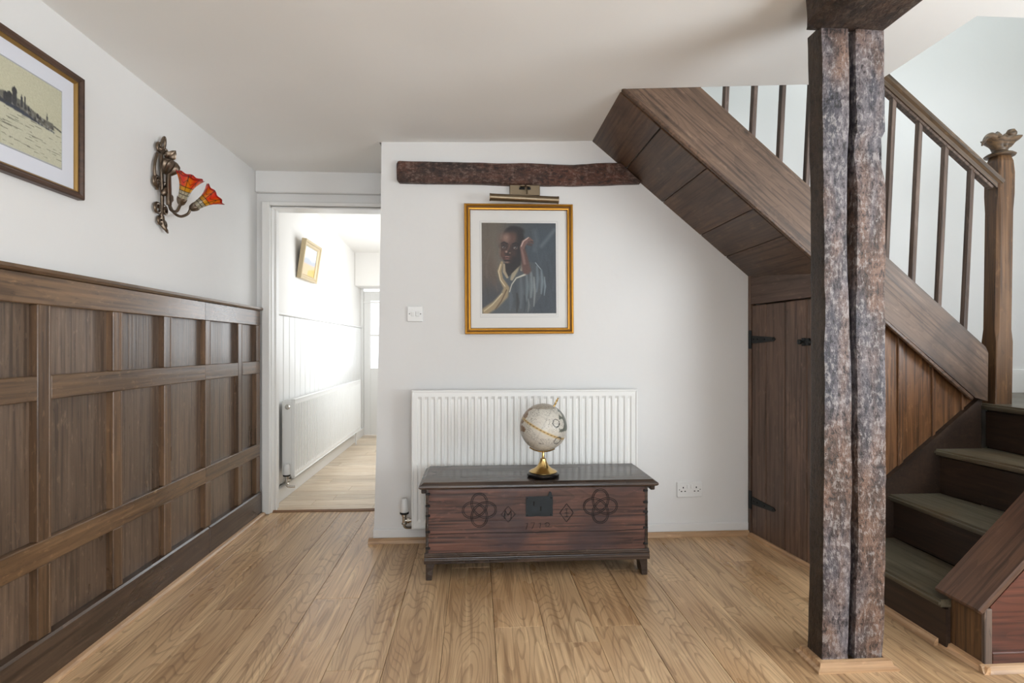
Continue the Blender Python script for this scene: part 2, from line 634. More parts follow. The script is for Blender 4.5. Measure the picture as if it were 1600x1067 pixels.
holed_wall('wall_rear', 1, -2.85, -2.7, -1.55, 3.4, 0, 2.42, -.95, 1.65, .5, 1.95, m_wall)
holed_wall('wall_right', 0, 3.35, 3.5, -2.85, 3.26, 0, 4.7, -.9, 1.1, .5, 1.95, m_wall)
w = struct('window_1', box(-.95, 1.65, -2.82, -2.76, .5, .55, .004), m_wframe)
for z in (1.90,):
    obj('frame_rail', box(-.95, 1.65, -2.82, -2.76, z, z + .05, .004), m_wframe, w)
for x in (-.95, -.1, .75, 1.6):
    obj('frame_stile', box(x, x + .05, -2.82, -2.76, .55, 1.90, .004), m_wframe, w)
for x in (-.9, -.05, .8):
    obj('pane', box(x, x + .8, -2.795, -2.79, .55, 1.90), m_glass, w)
w = struct('window_2', box(3.41, 3.47, -.9, 1.1, .5, .55, .004), m_wframe)
obj('frame_rail', box(3.41, 3.47, -.9, 1.1, 1.90, 1.95, .004), m_wframe, w)
for y in (-.9, .075, 1.05):
    obj('frame_stile', box(3.41, 3.47, y, y + .05, .55, 1.90, .004), m_wframe, w)
for y in (-.85, .125):
    obj('pane', box(3.44, 3.445, y, y + .925, .55, 1.90), m_glass, w)

# upper stairwell
struct('wall_upper_left', box(-.35, -.2, .7, 3.14, 2.43, 4.7), m_stairwall)
struct('wall_upper_near', box(-.35, 3.5, .6, .75, 2.43, 4.7), m_stairwall)
struct('ceiling_upper', box(-.35, 3.5, .6, 3.26, 4.7, 4.8), m_stairwall)
struct('baseboard_landing', box(2.3, 3.35, 3.118, 3.14, .80, .945, .004), m_gloss_white)

# hall beyond the doorway
hf = struct('floor_hall', box(-1.5, -.35, 3.765, 7.1, -.06, -.012), plain('hall_subfloor', (90, 70, 52), .8))
y = 3.77
while y < 6.96:
    wd = .128
    cuts = [-1.40]
    x = -1.40 + random.uniform(.15, .9)
    while x < -.45:
        cuts.append(x)
        x += random.uniform(.55, 1.0)
    cuts.append(-.40)
    for xa, xb in zip(cuts, cuts[1:]):
        obj('floor_board', box(xa + .001, xb - .001, y + .001, min(y + wd, 7.0) - .001, -.012, .002, .001), m_hallfloor, hf)
    y += wd
struct('trim_threshold', prism([(3.745, 0), (3.785, 0), (3.785, .006), (3.765, .012), (3.745, .004)], 0, -1.33, -.52), m_stone)
struct('wall_hall_left', box(-1.52, -1.3885, 3.86, 7.1, 0, 2.4), m_hall)
holed_wall('wall_hall_right', 0, -.40, -.28, 3.74, 7.1, 0, 2.4, 4.4, 6.2, .9, 2.0, m_hall)
struct('wall_hall_end', box(-1.40, -.3, 6.95, 7.1, 1.80, 2.4, 0, box(-.50, -.3, 6.95, 7.1, 0, 1.80)), m_hall)
struct('ceiling_hall', prism([(3.86, 2.27), (5.0, 2.255), (6.0, 2.19), (7.1, 2.13), (7.1, 2.42), (3.86, 2.42)], 0, -1.52, -.28), m_hall)
struct('wall_hall_bulkhead', box(-1.39, -.4, 6.58, 6.95, 1.775, 2.3, .008), m_hall)
w = struct('window_3', box(-.36, -.3, 4.4, 6.2, .9, .94, .003), m_wframe)
obj('frame_rail', box(-.36, -.3, 4.4, 6.2, 1.96, 2.0, .003), m_wframe, w)
for yy in (4.4, 5.28, 6.16):
    obj('frame_stile', box(-.36, -.3, yy, yy + .04, .94, 1.96, .003), m_wframe, w)
for yy in (4.44, 5.32):
    obj('pane', box(-.335, -.33, yy, yy + .84, .94, 1.96), m_glass, w)
struct('baseboard_hall', box(-1.376, -1.345, 3.87, 6.94, 0, .10, .006), m_gloss_white)
struct('trim_hall_door', box(-1.388, -1.352, 6.90, 6.955, 0, 1.775, .003), m_gloss_white)

# glazed door at the far end of the hall
dr = struct('door_1', box(-1.35, -1.27, 6.915, 6.95, .01, 1.745, .004), m_gloss_white)
obj('lower_panel', box(-1.27, -.60, 6.915, 6.95, .01, .815, .003), m_gloss_white, dr)
obj('top_rail', box(-1.27, -.60, 6.915, 6.95, 1.632, 1.745, .003), m_gloss_white, dr)
obj('door_stile', box(-.60, -.51, 6.915, 6.95, .01, 1.745, .003), m_gloss_white, dr)
obj('glazing_bar', box(-1.27, -.60, 6.92, 6.945, 1.20, 1.225, .003), m_gloss_white, dr)
obj('glazing_bar', box(-.945, -.925, 6.92, 6.945, .815, 1.632, .003), m_gloss_white, dr)
for xa, xb in ((-1.27, -.945), (-.925, -.60)):
    for za, zb in ((.815, 1.20), (1.225, 1.632)):
        obj('pane', box(xa, xb, 6.93, 6.934, za, zb), m_glass, dr)
obj('moulding', box(-1.352, -.5, 6.908, 6.917, 1.60, 1.62, .002), m_gloss_white, dr)

# painted tongue and groove boarding in the hall
wn = thing('hall_boarding', 'white painted tongue and groove boarding along the hall wall', 'boarding', (-1.388, 5.4, .1))
y = 3.88
while y < 6.9:
    obj('board', box(-1.388, -1.376, y + .001, min(y + .128, 6.895) - .001, .1, 1.302, .006), m_gloss_white, wn)
    y += .13
obj('boarding_cap', box(-1.388, -1.362, 3.87, 6.9, 1.302, 1.318, .004), m_gloss_white, wn)

# oak strips and skirtings
struct('baseboard_back', box(-.562, 1.56, 3.127, 3.141, .026, .075, .005), m_wall)
struct('trim_back', prism([(3.112, 0), (3.14, 0), (3.14, .03), (3.126, .028), (3.116, .016)], 0, -.585, 1.56), m_oaktrim_x)
struct('trim_left', prism([(-1.36, 0), (-1.338, 0), (-1.34, .008), (-1.348, .016), (-1.36, .02)], 1, -2.6, 3.70), m_oaktrim_y)

# ------------------------------------------------------------------ oak wall panelling
pn = thing('wall_panelling', 'dark brown oak panelling covering the lower half of the left wall', 'panelling', (-1.41, .5, 0))
Y0, Y1 = -2.6, 3.69
obj('skirting', box(-1.41, -1.36, Y0, 2.985, 0, .155, .007), m_skirt, pn)
obj('skirting', box(-1.41, -1.361, 2.986, Y1, 0, .154, .007), m_skirt, pn)
obj('top_rail', box(-1.41, -1.371, Y0, 2.96, 1.212, 1.306, .003), m_rail, pn)
obj('top_rail', box(-1.41, -1.372, 2.961, Y1, 1.212, 1.306, .003), m_rail, pn)
obj('cap_rail', prism([(-1.41, 1.306), (-1.362, 1.306), (-1.354, 1.314), (-1.356, 1.325), (-1.41, 1.326)], 1, Y0, Y1 + .005), m_rail, pn)
obj('lower_rail', box(-1.41, -1.371, Y0, 2.965, .382, .462, .003), m_rail, pn)
obj('lower_rail', box(-1.41, -1.372, 2.966, Y1, .382, .462, .003), m_rail, pn)
st = [-2.60, -2.21, -1.84, -1.47, -1.10, -.73, -.36, .01, .38, .75, 1.12, 1.49, 1.861, 2.232, 2.585, 2.965, 3.361, 3.63]
wide = .058
for i, ys in enumerate(st):
    through = (i % 4 == 0)
    spans = [(.155, .382)] + ([(.462, 1.212)] if through else [(.462, .908), (.986, 1.212)])
    for za, zb in spans:
        bb = box(-1.41, -1.372, ys, ys + wide, za, zb, .002)
        obj('stile', bb, m_stile, pn)
        bead = tube([(-1.3735, ys + wide - .008, za + .002), (-1.3735, ys + wide - .008, zb - .002)], .004, None, 6)
        obj('bead', bead, m_stile, pn)
    if i + 1 < len(st):
        yn = st[i + 1]
        for za, zb in ((.155, .382), (.462, .908), (.986, 1.212)):
            obj('panel', box(-1.41, -1.398, ys + wide - .004, yn + .004, za - .004, zb + .004), m_panel, pn)
mids = [st[i] for i in range(0, len(st), 4)]
for i, ys in enumerate(mids):
    ye = mids[i + 1] if i + 1 < len(mids) else Y1
    if ys < 2.9 < ye:
        obj('middle_rail', box(-1.41, -1.3715, ys + wide, 2.962, .908, .986, .003), m_rail, pn)
        obj('middle_rail', box(-1.41, -1.3722, 2.963, ye, .908, .986, .003), m_rail, pn)
    else:
        obj('middle_rail', box(-1.41, -1.3715, ys + wide, ye, .908, .986, .003), m_rail, pn)

# ------------------------------------------------------------------ timber post and beams
po = thing('timber_post', 'tall weathered split timber post standing in front of the stairs', 'post', (1.26, 1.86, 0))


def lean(u):
    t = u.z / 2.15
    u.x += .012 * math.sin(t * PI) + (.0 if u.x < 1.26 else .004 * math.sin(t * 9))
    return u


def notch(u):
    u = lean(u)
    if u.y < 1.84 and 1.60 < u.z < 1.80 and u.x > 1.27:
        u.y += .022 * max(0, 1 - abs(u.z - 1.74) / .12)
        u.x -= .012 * max(0, 1 - abs(u.z - 1.72) / .10) * (u.x > 1.345)
    return u


def gapw(u):
    u = lean(u)
    if u.x > 1.24:
        t = u.z
        u.x -= .016 * math.exp(-((t - 1.45) / .35) ** 2) - .002
    return u


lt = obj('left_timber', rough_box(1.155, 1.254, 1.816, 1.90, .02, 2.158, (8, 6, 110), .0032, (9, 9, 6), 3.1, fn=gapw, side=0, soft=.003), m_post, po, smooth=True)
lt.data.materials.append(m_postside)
obj('right_timber', rough_box(1.273, 1.378, 1.818, 1.90, .02, 2.158, (8, 6, 110), .0036, (9, 9, 6), 8.7, fn=notch, soft=.003), m_post, po, smooth=True)
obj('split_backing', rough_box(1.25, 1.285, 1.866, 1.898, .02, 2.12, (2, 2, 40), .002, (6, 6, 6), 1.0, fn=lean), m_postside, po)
pp = [(-.028, 0), (-.028, .008), (-.016, .014), (-.012, .028), (0, .03)]
b = bmesh.new()
rings = []
for o_, z in pp + [(.004, .03), (.004, 0)]:
    xa, xb, ya, yb = 1.155 + o_, 1.380 - o_, 1.812 + o_, 1.904 - o_
    rings.append([b.verts.new(v) for v in ((xa, ya, z), (xb, ya, z), (xb, yb, z), (xa, yb, z))])
for i in range(len(rings)):
    A, B = rings[i], rings[(i + 1) % len(rings)]
    for k in range(4):
        b.faces.new((A[k], A[(k + 1) % 4], B[(k + 1) % 4], B[k]))
obj('plinth_moulding', b, m_oaktrim_x, po)

cb = obj('ceiling_beam', rough_box(1.118, 1.41, -2.6, 1.872, 2.148, 2.30, (8, 110, 6), .007, (5, 3, 5), 5.5, soft=.014), m_beam, smooth=True)
tag(cb, 'rough dark ceiling beam resting on top of the timber post', 'beam')


def beamcut(u):
    if u.x > .55:
        t = (u.x - .55) / .38
        lim = .93 - (u.z - 1.985) * 1.15
        u.x = .55 + t * (lim - .55)
        u.z += .02 * t
    return u


wb = obj('wall_beam', rough_box(-.431, .93, 3.098, 3.165, 1.976, 2.092, (90, 5, 8), .0045, (3.5, 6, 8), 2.2, fn=beamcut), m_wallbeam, smooth=True)
tag(wb, 'dark horizontal timber set into the white wall above the framed portrait', 'beam')

# ------------------------------------------------------------------ staircase
sr = thing('staircase', 'old dark wooden staircase with slatted balustrade climbing behind the timber post', 'staircase', (2.2, 2.5, 0))
# lower flight
noses = [((1.64, 2.54), (1.642, 1.90), .18), ((1.935, 2.54), (1.915, 1.90), .385), ((2.163, 2.54), (2.20, 1.90), .595), ((2.405, 2.54), (2.355, 1.90), .808)]


def tread_poly(A, B, C, D, z0, z1):
    b = bmesh.new()
    lo = [b.verts.new((*p, z0)) for p in (A, B, C, D)]
    hi = [b.verts.new((*p, z1)) for p in (A, B, C, D)]
    b.faces.new(lo)
    b.faces.new(hi)
    for i in range(4):
        b.faces.new((lo[i], lo[(i + 1) % 4], hi[(i + 1) % 4], hi[i]))
    bmesh.ops.recalc_face_normals(b, faces=b.faces)
    es = [e for e in b.edges if all(abs((Vector((v.co.x, v.co.y)) - Vector(A)).length) < 1e-4 or abs((Vector((v.co.x, v.co.y)) - Vector(B)).length) < 1e-4 for v in e.verts) and abs(e.verts[0].co.z - e.verts[1].co.z) < 1e-4]
    bmesh.ops.bevel(b, geom=es, offset=.009, segments=2, affect='EDGES')
    return b


zprev = 0
for i, (A, B, z) in enumerate(noses):
    nx = noses[i + 1] if i < 3 else ((3.31, 2.54), (3.31, 1.90), 0)
    C = (nx[1][0] + .03, 1.90)
    D = (nx[0][0] + .03, 2.54)
    obj('tread', tread_poly(A, B, C, D, z - .028, z), m_tread, sr)
    r = .028
    obj('riser', tread_poly((A[0] + r, 2.54), (B[0] + r, 1.90), (B[0] + r + .018, 1.90), (A[0] + r + .018, 2.54), zprev, z - .028), m_riser, sr)
    zprev = z
obj('landing', box(2.40, 3.345, 2.54, 3.115, .78, .808, .003), m_tread, sr)
obj('floor_moulding', prism([(1.648, 0), (1.668, 0), (1.668, .026), (1.658, .022), (1.652, .012)], 1, 1.93, 2.54), m_oaktrim_y, sr)
# wall string beside the lower flight
obj('wall_string', prism([(1.672, 0), (1.672, .232), (1.70, .243), (2.40, .832), (2.40, 0)], 1, 2.528, 2.546), m_riser, sr)
obj('string_moulding', prism([(1.665, .226), (2.40, .826), (2.40, .846), (1.665, .246)], 1, 2.518, 2.546), m_riser, sr)
# near side string with its sloping cap
obj('side_end_panel', box(1.69, 1.71, 1.778, 1.918, .012, .20, .002), m_newel, sr)
obj('corner_strip', box(1.688, 1.716, 1.766, 1.779, .012, .205, .002), m_baluster, sr)
obj('side_panel', prism([(1.716, .05), (1.716, .21), (2.50, .99), (3.2, .99), (3.2, .05)], 1, 1.773, 1.915), m_side, sr)
obj('bottom_rail', box(1.716, 3.2, 1.766, 1.79, .012, .06, .003), m_side, sr)
ang = math.atan(1.0)
F = Matrix.Translation((1.668, 1.847, .192)) @ Matrix.Rotation(-ang, 4, 'Y')
obj('side_cap', box(0, 1.15, -.092, .092, -.004, .018, .005), m_cap, sr, frame=F)
pr = [(-.022, 0), (-.022, .008), (-.012, .016), (-.01, .022), (0, .024)]
obj('base_moulding', prism([(1.668, 0), (1.69, 0), (1.69, .024), (1.68, .022), (1.676, .010)], 1, 1.745, 1.94), m_oaktrim_y, sr)
obj('base_moulding', prism([(1.745, 0), (1.766, 0), (1.766, .024), (1.757, .022), (1.752, .010)], 0, 1.668, 3.1), m_oaktrim_x, sr)

# upper flight behind the outer string
for k in range(1, 9):
    x = 2.415 - .235 * (k - 1)
    z = .808 + .2 * k
    obj('tread', box(x - .26, x + .02, 2.54, 3.135, z - .028, z, .004), m_tread, sr)
    obj('riser', box(x - .018, x, 2.54, 3.135, z - .2, z - .028), m_riser, sr)


def zlow(x):
    return 1.525 - .832 * (x - 1.52)


def zup(x):
    return 2.252 - .859 * (x - 1.028)


sl = math.atan(.845)
F = Matrix.Translation((1.52, 2.5, 1.525)) @ Matrix.Rotation(sl, 4, 'Y')
Fi = F.inverted()
pts = [(.60, zlow(.60)), (1.52, zlow(1.52)), (2.345, zlow(2.345)), (2.405, .822), (2.408, 1.05), (2.395, zup(2.395)), (1.028, zup(1.028)), (.75, 2.42), (.60, 2.42)]
lp = [(Fi @ Vector((x, 2.5, z))) for x, z in pts]
bs_ = prism([(v.x, v.z) for v in lp], 1, 0, .04)
so = obj('outer_string', bs_, m_string, sr, frame=F)
# moulding along lower edge of string
a, c = Fi @ Vector((.66, 2.5, zlow(.66))), Fi @ Vector((2.34, 2.5, zlow(2.34)))
obj('string_bead', box(a.x, c.x, -.004, .014, a.z - .006, a.z + .012, .004), m_soffit, sr, frame=F)
# soffit boards
sj = [.655, .845, 1.062, 1.283, 1.430, 1.665]
for xa, xb in zip(sj, sj[1:]):
    A = Vector((xa, 2.53, zlow(xa) - .008))
    L = (xb - xa) / math.cos(math.atan(.832))
    Fs = Matrix.Translation(A) @ Matrix.Rotation(math.atan(.832), 4, 'Y')
    obj('soffit_board', box(.0015, L - .0015, 0, .612, 0, .018, .003), m_soffit, sr, frame=Fs)
    # each joint carries a slight step
# balusters
for k in range(-2, 9):
    x0 = 1.272 + .1287 * k
    zb = zup(x0) - .01
    zt = zb + .80
    x1 = x0 + .04
    F = Matrix.Translation((x0, 2.52, zb)) @ Matrix.Rotation(math.atan2(x1 - x0, zt - zb), 4, 'Y') @ Matrix.Rotation(.25, 4, 'Z')
    obj('baluster', box(-.0115, .0115, -.0115, .0115, 0, .785, .002), m_baluster, sr, frame=F)
# handrail
hs = math.atan(.842)
F = Matrix.Translation((2.44, 2.52, 1.865)) @ Matrix.Rotation(hs, 4, 'Y')
hp = [(-.022, -.022), (.022, -.022), (.024, -.004), (.034, .004), (.036, .020), (.022, .030), (-.022, .030), (-.036, .020), (-.034, .004), (-.024, -.004)]
obj('handrail', prism(hp, 0, -1.85, .035), m_newelx, sr, frame=F, smooth=True)
obj('handrail_fillet', box(-1.85, .02, -.016, .016, -.034, -.021, .002), m_baluster, sr, frame=F)
# newel post
nw = None
b = bmesh.new()
secs = [(.80, .042, .004), (1.10, .042, .004), (1.16, .042, .012), (1.72, .042, .012), (1.80, .042, .006), (1.90, .042, .006), (1.955, .040, .010), (1.985, .032, .010)]
rings = []
for z, h, ch in secs:
    q = [(-h, -h + ch), (-h + ch, -h), (h - ch, -h), (h, -h + ch), (h, h - ch), (h - ch, h), (-h + ch, h), (-h, h - ch)]
    tx = 2.478 + (z - .8) * .016
    rings.append([b.verts.new((tx + x, 2.532 + y, z)) for x, y in q])
for A, B in zip(rings, rings[1:]):
    for k in range(8):
        b.faces.new((A[k], A[(k + 1) % 8], B[(k + 1) % 8], B[k]))
b.faces.new(rings[0])
b.faces.new(rings[-1])
nw = obj('newel_post', b, m_newel, sr)
nx_, ny_ = 2.497, 2.532
M = Matrix.Translation((nx_, ny_, 1.985))
obj('finial_collar', lathe([(.03, -.004), (.058, -.002), (.062, .004), (.052, .012), (.034, .018), (.030, .026), (.034, .034)], M, 24), m_newelx, nw, smooth=True)


def leafy(r, h, a, i):
    f = 1 + .22 * math.cos(2 * a) + .10 * math.cos(a) + .05 * math.cos(9 * a)
    return r * (f if i > 1 else 1), h + ((.010 * max(0, math.cos(a)) + .003 * math.cos(9 * a)) if i > 2 else 0)


obj('finial', lathe([(.030, .030), (.034, .036), (.040, .046), (.052, .058), (.064, .068), (.070, .076), (.056, .080), (.03, .082), (0, .084)], M, 54, fn=leafy), m_newelx, nw, smooth=True)
pth = smooth_path([(nx_ - .035, ny_ - .015, 2.060), (nx_ - .070, ny_ - .03, 2.072), (nx_ - .098, ny_ - .035, 2.062), (nx_ - .118, ny_ - .04, 2.040), (nx_ - .130, ny_ - .042, 2.020)])
obj('finial_tendril', tube(pth, [.019 * (1 - .8 * i / (len(pth) - 1)) for i in range(len(pth))], None, 10), m_newelx, nw, smooth=True)
obj('finial_cone', lathe([(.020, 0), (.019, .012), (.008, .028), (0, .034)], Matrix.Translation((nx_ - .032, ny_ - .02, 2.064)), 12), m_newelx, nw, smooth=True)
obj('finial_cone', lathe([(.014, 0), (.013, .010), (.006, .018), (0, .022)], Matrix.Translation((nx_ + .004, ny_ - .022, 2.066)), 12), m_newelx, nw, smooth=True)
obj('finial_berry', lathe([(0, -.022), (.014, -.018), (.022, -.004), (.022, .006), (.014, .020), (0, .024)], Matrix.Translation((nx_ + .046, ny_ - .012, 2.090)), 16), m_newelx, nw, smooth=True)
# spandrel planks below the outer string


def zstr(x):
    return .226 + (x - 1.665) * .816


for xa, xb in ((1.66, 1.83), (1.832, 1.993), (2.019, 2.163), (2.179, 2.312), (2.322, 2.39)):
    pl = [(xa, max(0, zstr(xa)) - .02), (xb, zstr(xb) - .02), (xb, zlow(xb) + .02), (xa, zlow(xa) + .02)]
    obj('spandrel_plank', prism(pl, 1, 2.546, 2.562), m_spand, sr)
for xa, xb in ((1.993, 2.019), (2.163, 2.179), (2.312, 2.322)):
    pl = [(xa, zstr(xa) - .02), (xb, zstr(xb) - .02), (xb, zlow(xb) + .02), (xa, zlow(xa) + .02)]
    obj('cover_strip', prism(pl, 1, 2.536, 2.562, bev=.003), m_spand, sr)
obj('corner_post', box(1.628, 1.668, 2.54, 2.60, 0, zlow(1.66) + .02, .003), m_door, sr)

# under-stair cupboard front, slightly askew to the wall
A = Vector((1.566, 3.138, 0))
B = Vector((1.634, 2.575, 0))
dv = (B - A)
LEN = dv.length
Fd = Matrix.Translation(A) @ Matrix.Rotation(math.atan2(dv.y, dv.x), 4, 'Z')
# local x runs from the back wall towards the camera, local -y faces the room
yl = -1 if (Fd.to_3x3() @ Vector((0, -1, 0))).x < 0 else 1


def face(y0, y1):
    return (y0 * yl, y1 * yl) if yl > 0 else (-y1, -y0)


def dbox(x0, x1, d0, d1, z0, z1, bev=.002):
    """d = distance proud of the door face (towards room)"""
    ya, yb = sorted((yl * d0, yl * d1))
    return box(x0, x1, ya, yb, z0, z1, bev)


obj('cupboard_jamb', dbox(0, .024, -.03, .006, .0, 1.49), m_door, sr, frame=Fd)
obj('cupboard_head', dbox(.024, LEN, -.03, .004, 1.318, 1.50), m_doorhead, sr, frame=Fd)
door = thing('cupboard_door', 'brown ledged plank door with black iron hinges under the stairs', 'door', tuple(A + Vector((0, 0, .015))))
fr = Fd.copy()
edges_ = [.026, .155, .312, .474, LEN - .004]
for xa, xb in zip(edges_, edges_[1:]):
    obj('plank', dbox(xa + .0015, xb - .0015, -.026, 0, .016, 1.312, .005), m_door, door, frame=fr)
for zz, tall in ((1.118, .07), (.205, .07)):
    # tapering T hinge
    hb = prism([(.034, zz + .022), (.034, zz - .022), (.225, zz - .011), (.240, zz), (.225, zz + .011)], 1, *sorted((0, yl * .005)))
    hg = obj('hinge', hb, m_iron, door, frame=fr)
    obj('hinge_plate', dbox(.004, .030, 0, .009, zz - tall * .75, zz + tall * .75, .003), m_iron, hg, frame=fr)
    for xx in (.052, .085, .15, .222):
        obj('screw', lathe([(.005, 0), (.004, .003), (0, .004)], Matrix.Translation((xx, yl * .005, zz)) @ Matrix.Rotation(-yl * PI / 2, 4, 'X'), 8), m_hole, hg, frame=fr)
obj('latch_plate', dbox(.442, .470, 0, .006, 1.082, 1.122, .003), m_iron, door, frame=fr)
obj('latch_knob', lathe([(.006, 0), (.006, .012), (.013, .016), (.013, .024), (0, .028)], Matrix.Translation((.454, yl * .005, 1.102)) @ Matrix.Rotation(-yl * PI / 2, 4, 'X'), 14), m_iron, door, frame=fr)
obj('latch_bar', dbox(.455, .535, .006, .014, 1.094, 1.108, .002), m_iron, door, frame=fr)
obj('latch_keep', dbox(.482, .505, 0, .016, 1.084, 1.120, .003), m_iron, door, frame=fr)
obj('latch_catch', dbox(.530, .552, 0, .016, 1.086, 1.118, .003), m_iron, door, frame=fr)
Fc = Fd.copy()
tb = prism([(yl * 0, 0), (yl * .022, 0), (yl * .020, .01), (yl * .010, .018), (0, .02)], 0, .02, LEN)
struct('trim_cupboard', tb, m_oaktrim_x, frame=Fd)

# ------------------------------------------------------------------ radiators


def radiator(name, label, M, w, h, nfl, depth, loc, tall_grille=True):
    """M: local x along the length, y up, z out of the wall; origin at lower left of front face"""
    t = thing(name, label, 'radiator', loc, 'panel radiators')
    b = bmesh.new()
    xs, zs = [0, .012], [0, 0]
    pitch = (w - .04) / nfl
    for i in range(nfl):
        x = .02 + pitch * i
        xs += [x + pitch * .10, x + pitch * .24, x + pitch * .60, x + pitch * .76]
        zs += [-.0, -.0075, -.0075, 0]
    xs += [w - .012, w]
    zs += [0, 0]
    rows = [(0, 0), (.03, 0), (.045, 1), (h - .045, 1), (h - .03, 0), (h, 0)]
    V = [[b.verts.new(M @ Vector((x, y, z * f))) for x, z in zip(xs, zs)] for y, f in rows]
    for A, B in zip(V, V[1:]):
        for k in range(len(xs) - 1):
            b.faces.new((A[k], A[k + 1], B[k + 1], B[k]))
    obj('front_panel', b, m_rad, t)

    def mb(x0, x1, y0, y1, z0, z1, bev=.002):
        bb = box(x0, x1, y0, y1, z0, z1, bev)
        bmesh.ops.transform(bb, matrix=M, verts=bb.verts)
        return bb
    obj('rim', mb(-.006, .004, 0, h, -.02, .004), m_rad, t)
    obj('rim', mb(w - .004, w + .006, 0, h, -.02, .004), m_rad, t)
    obj('rim', mb(-.006, w + .006, h - .006, h + .004, -.02, .004), m_rad, t)
    obj('rim', mb(-.006, w + .006, -.004, .006, -.02, .004), m_rad, t)
    obj('side_cover', mb(-.004, .002, .012, h - .01, -depth, -.018), m_rad, t)
    obj('side_cover', mb(w - .002, w + .004, .012, h - .01, -depth, -.018), m_rad, t)
    obj('back_panel', mb(.01, w - .01, .02, h - .02, -depth, -depth + .01), m_rad, t)
    g = None
    n = int(w / .03)
    for i in range(n):
        x = .02 + (w - .04) * i / n
        g = join(g, mb(x, x + .012, h - .014, h - .004, -depth + .008, -.012, 0)) if g else mb(x, x + .012, h - .014, h - .004, -depth + .008, -.012, 0)
    o = obj('top_grille', g, m_rad, t)
    o['kind'] = 'stuff'
    for x in (w * .18, w * .82):
        obj('wall_bracket', mb(x, x + .03, .05, h - .08, -depth - .02, -depth + .002), m_rad, t)
    return t, mb


# main room: front face at Y = 3.03
M = Matrix(((1, 0, 0, -.335), (0, 0, -1, 3.035), (0, 1, 0, .108), (0, 0, 0, 1)))
rd, mb = radiator('radiator', 'white ribbed panel radiator on the wall behind the carved chest', M, 1.215, .732, 33, .075, (.27, 3.09, .1))


def trv(parent, x, y, z, side=1, vec=(1, 0, 0)):
    v = obj('valve', lathe([(.013, -.006), (.016, .0), (.011, .006), (.011, .034), (.015, .038), (.015, .05)], Matrix.Translation((x, y, z)), 16), m_chrome, parent, smooth=True)
    obj('valve_collar', lathe([(.02, .05), (.024, .052), (.024, .06), (.02, .062)], Matrix.Translation((x, y, z)), 20), m_hole, v, smooth=True)
    obj('valve_head', lathe([(.021, .061), (.0225, .066), (.0205, .10), (.018, .125), (.013, .133), (0, .135)], Matrix.Translation((x, y, z)), 20), m_plastic, v, smooth=True)
    e = Vector((x, y, z + .015))
    d = Vector(vec)
    obj('valve_tail', tube([e, e + d * .02, e + d * .048], [.010, .010, .012], None, 12), m_chrome, v, smooth=True)
    obj('valve_nut', lathe([(.015, 0), (.015, .012)], along(e + d * .016, d), 6), m_chrome, v)
    obj('pipe', tube(smooth_path([(x, y, z), (x, y, z - .012), (x + .012, y + .004, z - .024), (x + .05, y + .02, z - .027)]), .0075, None, 10), m_chrome, v, smooth=True)


trv(rd, -.382, 3.06, .128)
M = Matrix(((0, 0, 1, -1.27), (1, 0, 0, 4.05), (0, 1, 0, .16), (0, 0, 0, 1)))
rd2, mb = radiator('radiator', 'long white panel radiator against the boarding in the hall', M, 2.26, .545, 56, .085, (-1.35, 5.2, .1))
trv(rd2, -1.312, 4.015, .125, vec=(0, 1, 0))
obj('bleed_plug', lathe([(.018, 0), (.018, .006), (.011, .008), (.011, .012)], along((-1.315, 4.045, .655), (0, -1, 0)), 16), m_chrome, rd2, smooth=True)
obj('pipe', tube([(-1.31, 6.28, 0), (-1.31, 6.28, .17)], .0075, None, 10), m_gloss_white, rd2, smooth=True)

# ------------------------------------------------------------------ carved chest
ch = thing('carved_chest', 'low antique carved wooden chest dated 1710 in front of the radiator', 'chest', (.29, 2.75, 0))
cx0, cx1, cy0, cy1 = -.229, .811, 2.612, 2.93
obj('front_board', rough_box(cx0 + .012, cx1 - .012, cy0, cy0 + .022, .10, .42, (60, 2, 20), .0012, (9, 9, 14), 4.0, soft=.001), m_chest, ch, smooth=True)
for xa, xb in ((cx0, cx0 + .024), (cx1 - .024, cx1)):
    pl = [(cy0 + .003, 0), (cy0 + .09, 0), (cy0 + .12, .06), (cy1 - .12, .06), (cy1 - .09, 0), (cy1, 0), (cy1, .42), (cy0 + .003, .42)]
    obj('side_board', prism(pl, 0, xa, xb, bev=.002), m_chestdark, ch)
obj('back_board', box(cx0 + .02, cx1 - .02, cy1 - .022, cy1, .08, .42, .002), m_chestdark, ch)
obj('base_board', box(cx0 + .02, cx1 - .02, cy0 + .02, cy1 - .02, .085, .105, .002), m_chestdark, ch)
# corner stiles with dovetail pegs
for xa, s_ in ((cx0 - .001, 1), (cx1 + .001, -1)):
    x_0, x_1 = sorted((xa, xa + s_ * .014))
    obj('corner_edge', rough_box(x_0, x_1, cy0 - .002, cy0 + .02, .10, .42, (2, 2, 24), .0015, (20, 20, 20), 1.3, soft=.001), m_chestdark, ch, smooth=True)
    for zz in (.15, .225, .30, .345, .40):
        obj('joint_peg', box(min(xa, xa + s_ * .022) , max(xa, xa + s_ * .022), cy0 - .003, cy0 + .003, zz - .006, zz + .006, .002), m_carve, ch)
# stepped plinth moulding
obj('plinth_moulding', prism([(cy0 - .016, .082), (cy0 + .01, .078), (cy0 + .01, .128), (cy0 - .002, .127), (cy0 - .006, .120), (cy0 - .013, .117), (cy0 - .010, .106), (cy0 - .017, .100)], 0, cx0 - .006, cx1 + .006, bev=.0015), m_chestdark, ch)
# feet
for xx, s_ in ((cx0 + .002, 1), (cx1 - .002, -1)):
    w1, w2 = .042, .026
    pl = [(xx, 0), (xx + s_ * w2, 0), (xx + s_ * (w2 + .004), .04), (xx + s_ * w1, .085), (xx, .085)]
    obj('foot', prism(pl, 1, cy0 + .002, cy0 + .022, bev=.002), m_chestdark, ch)
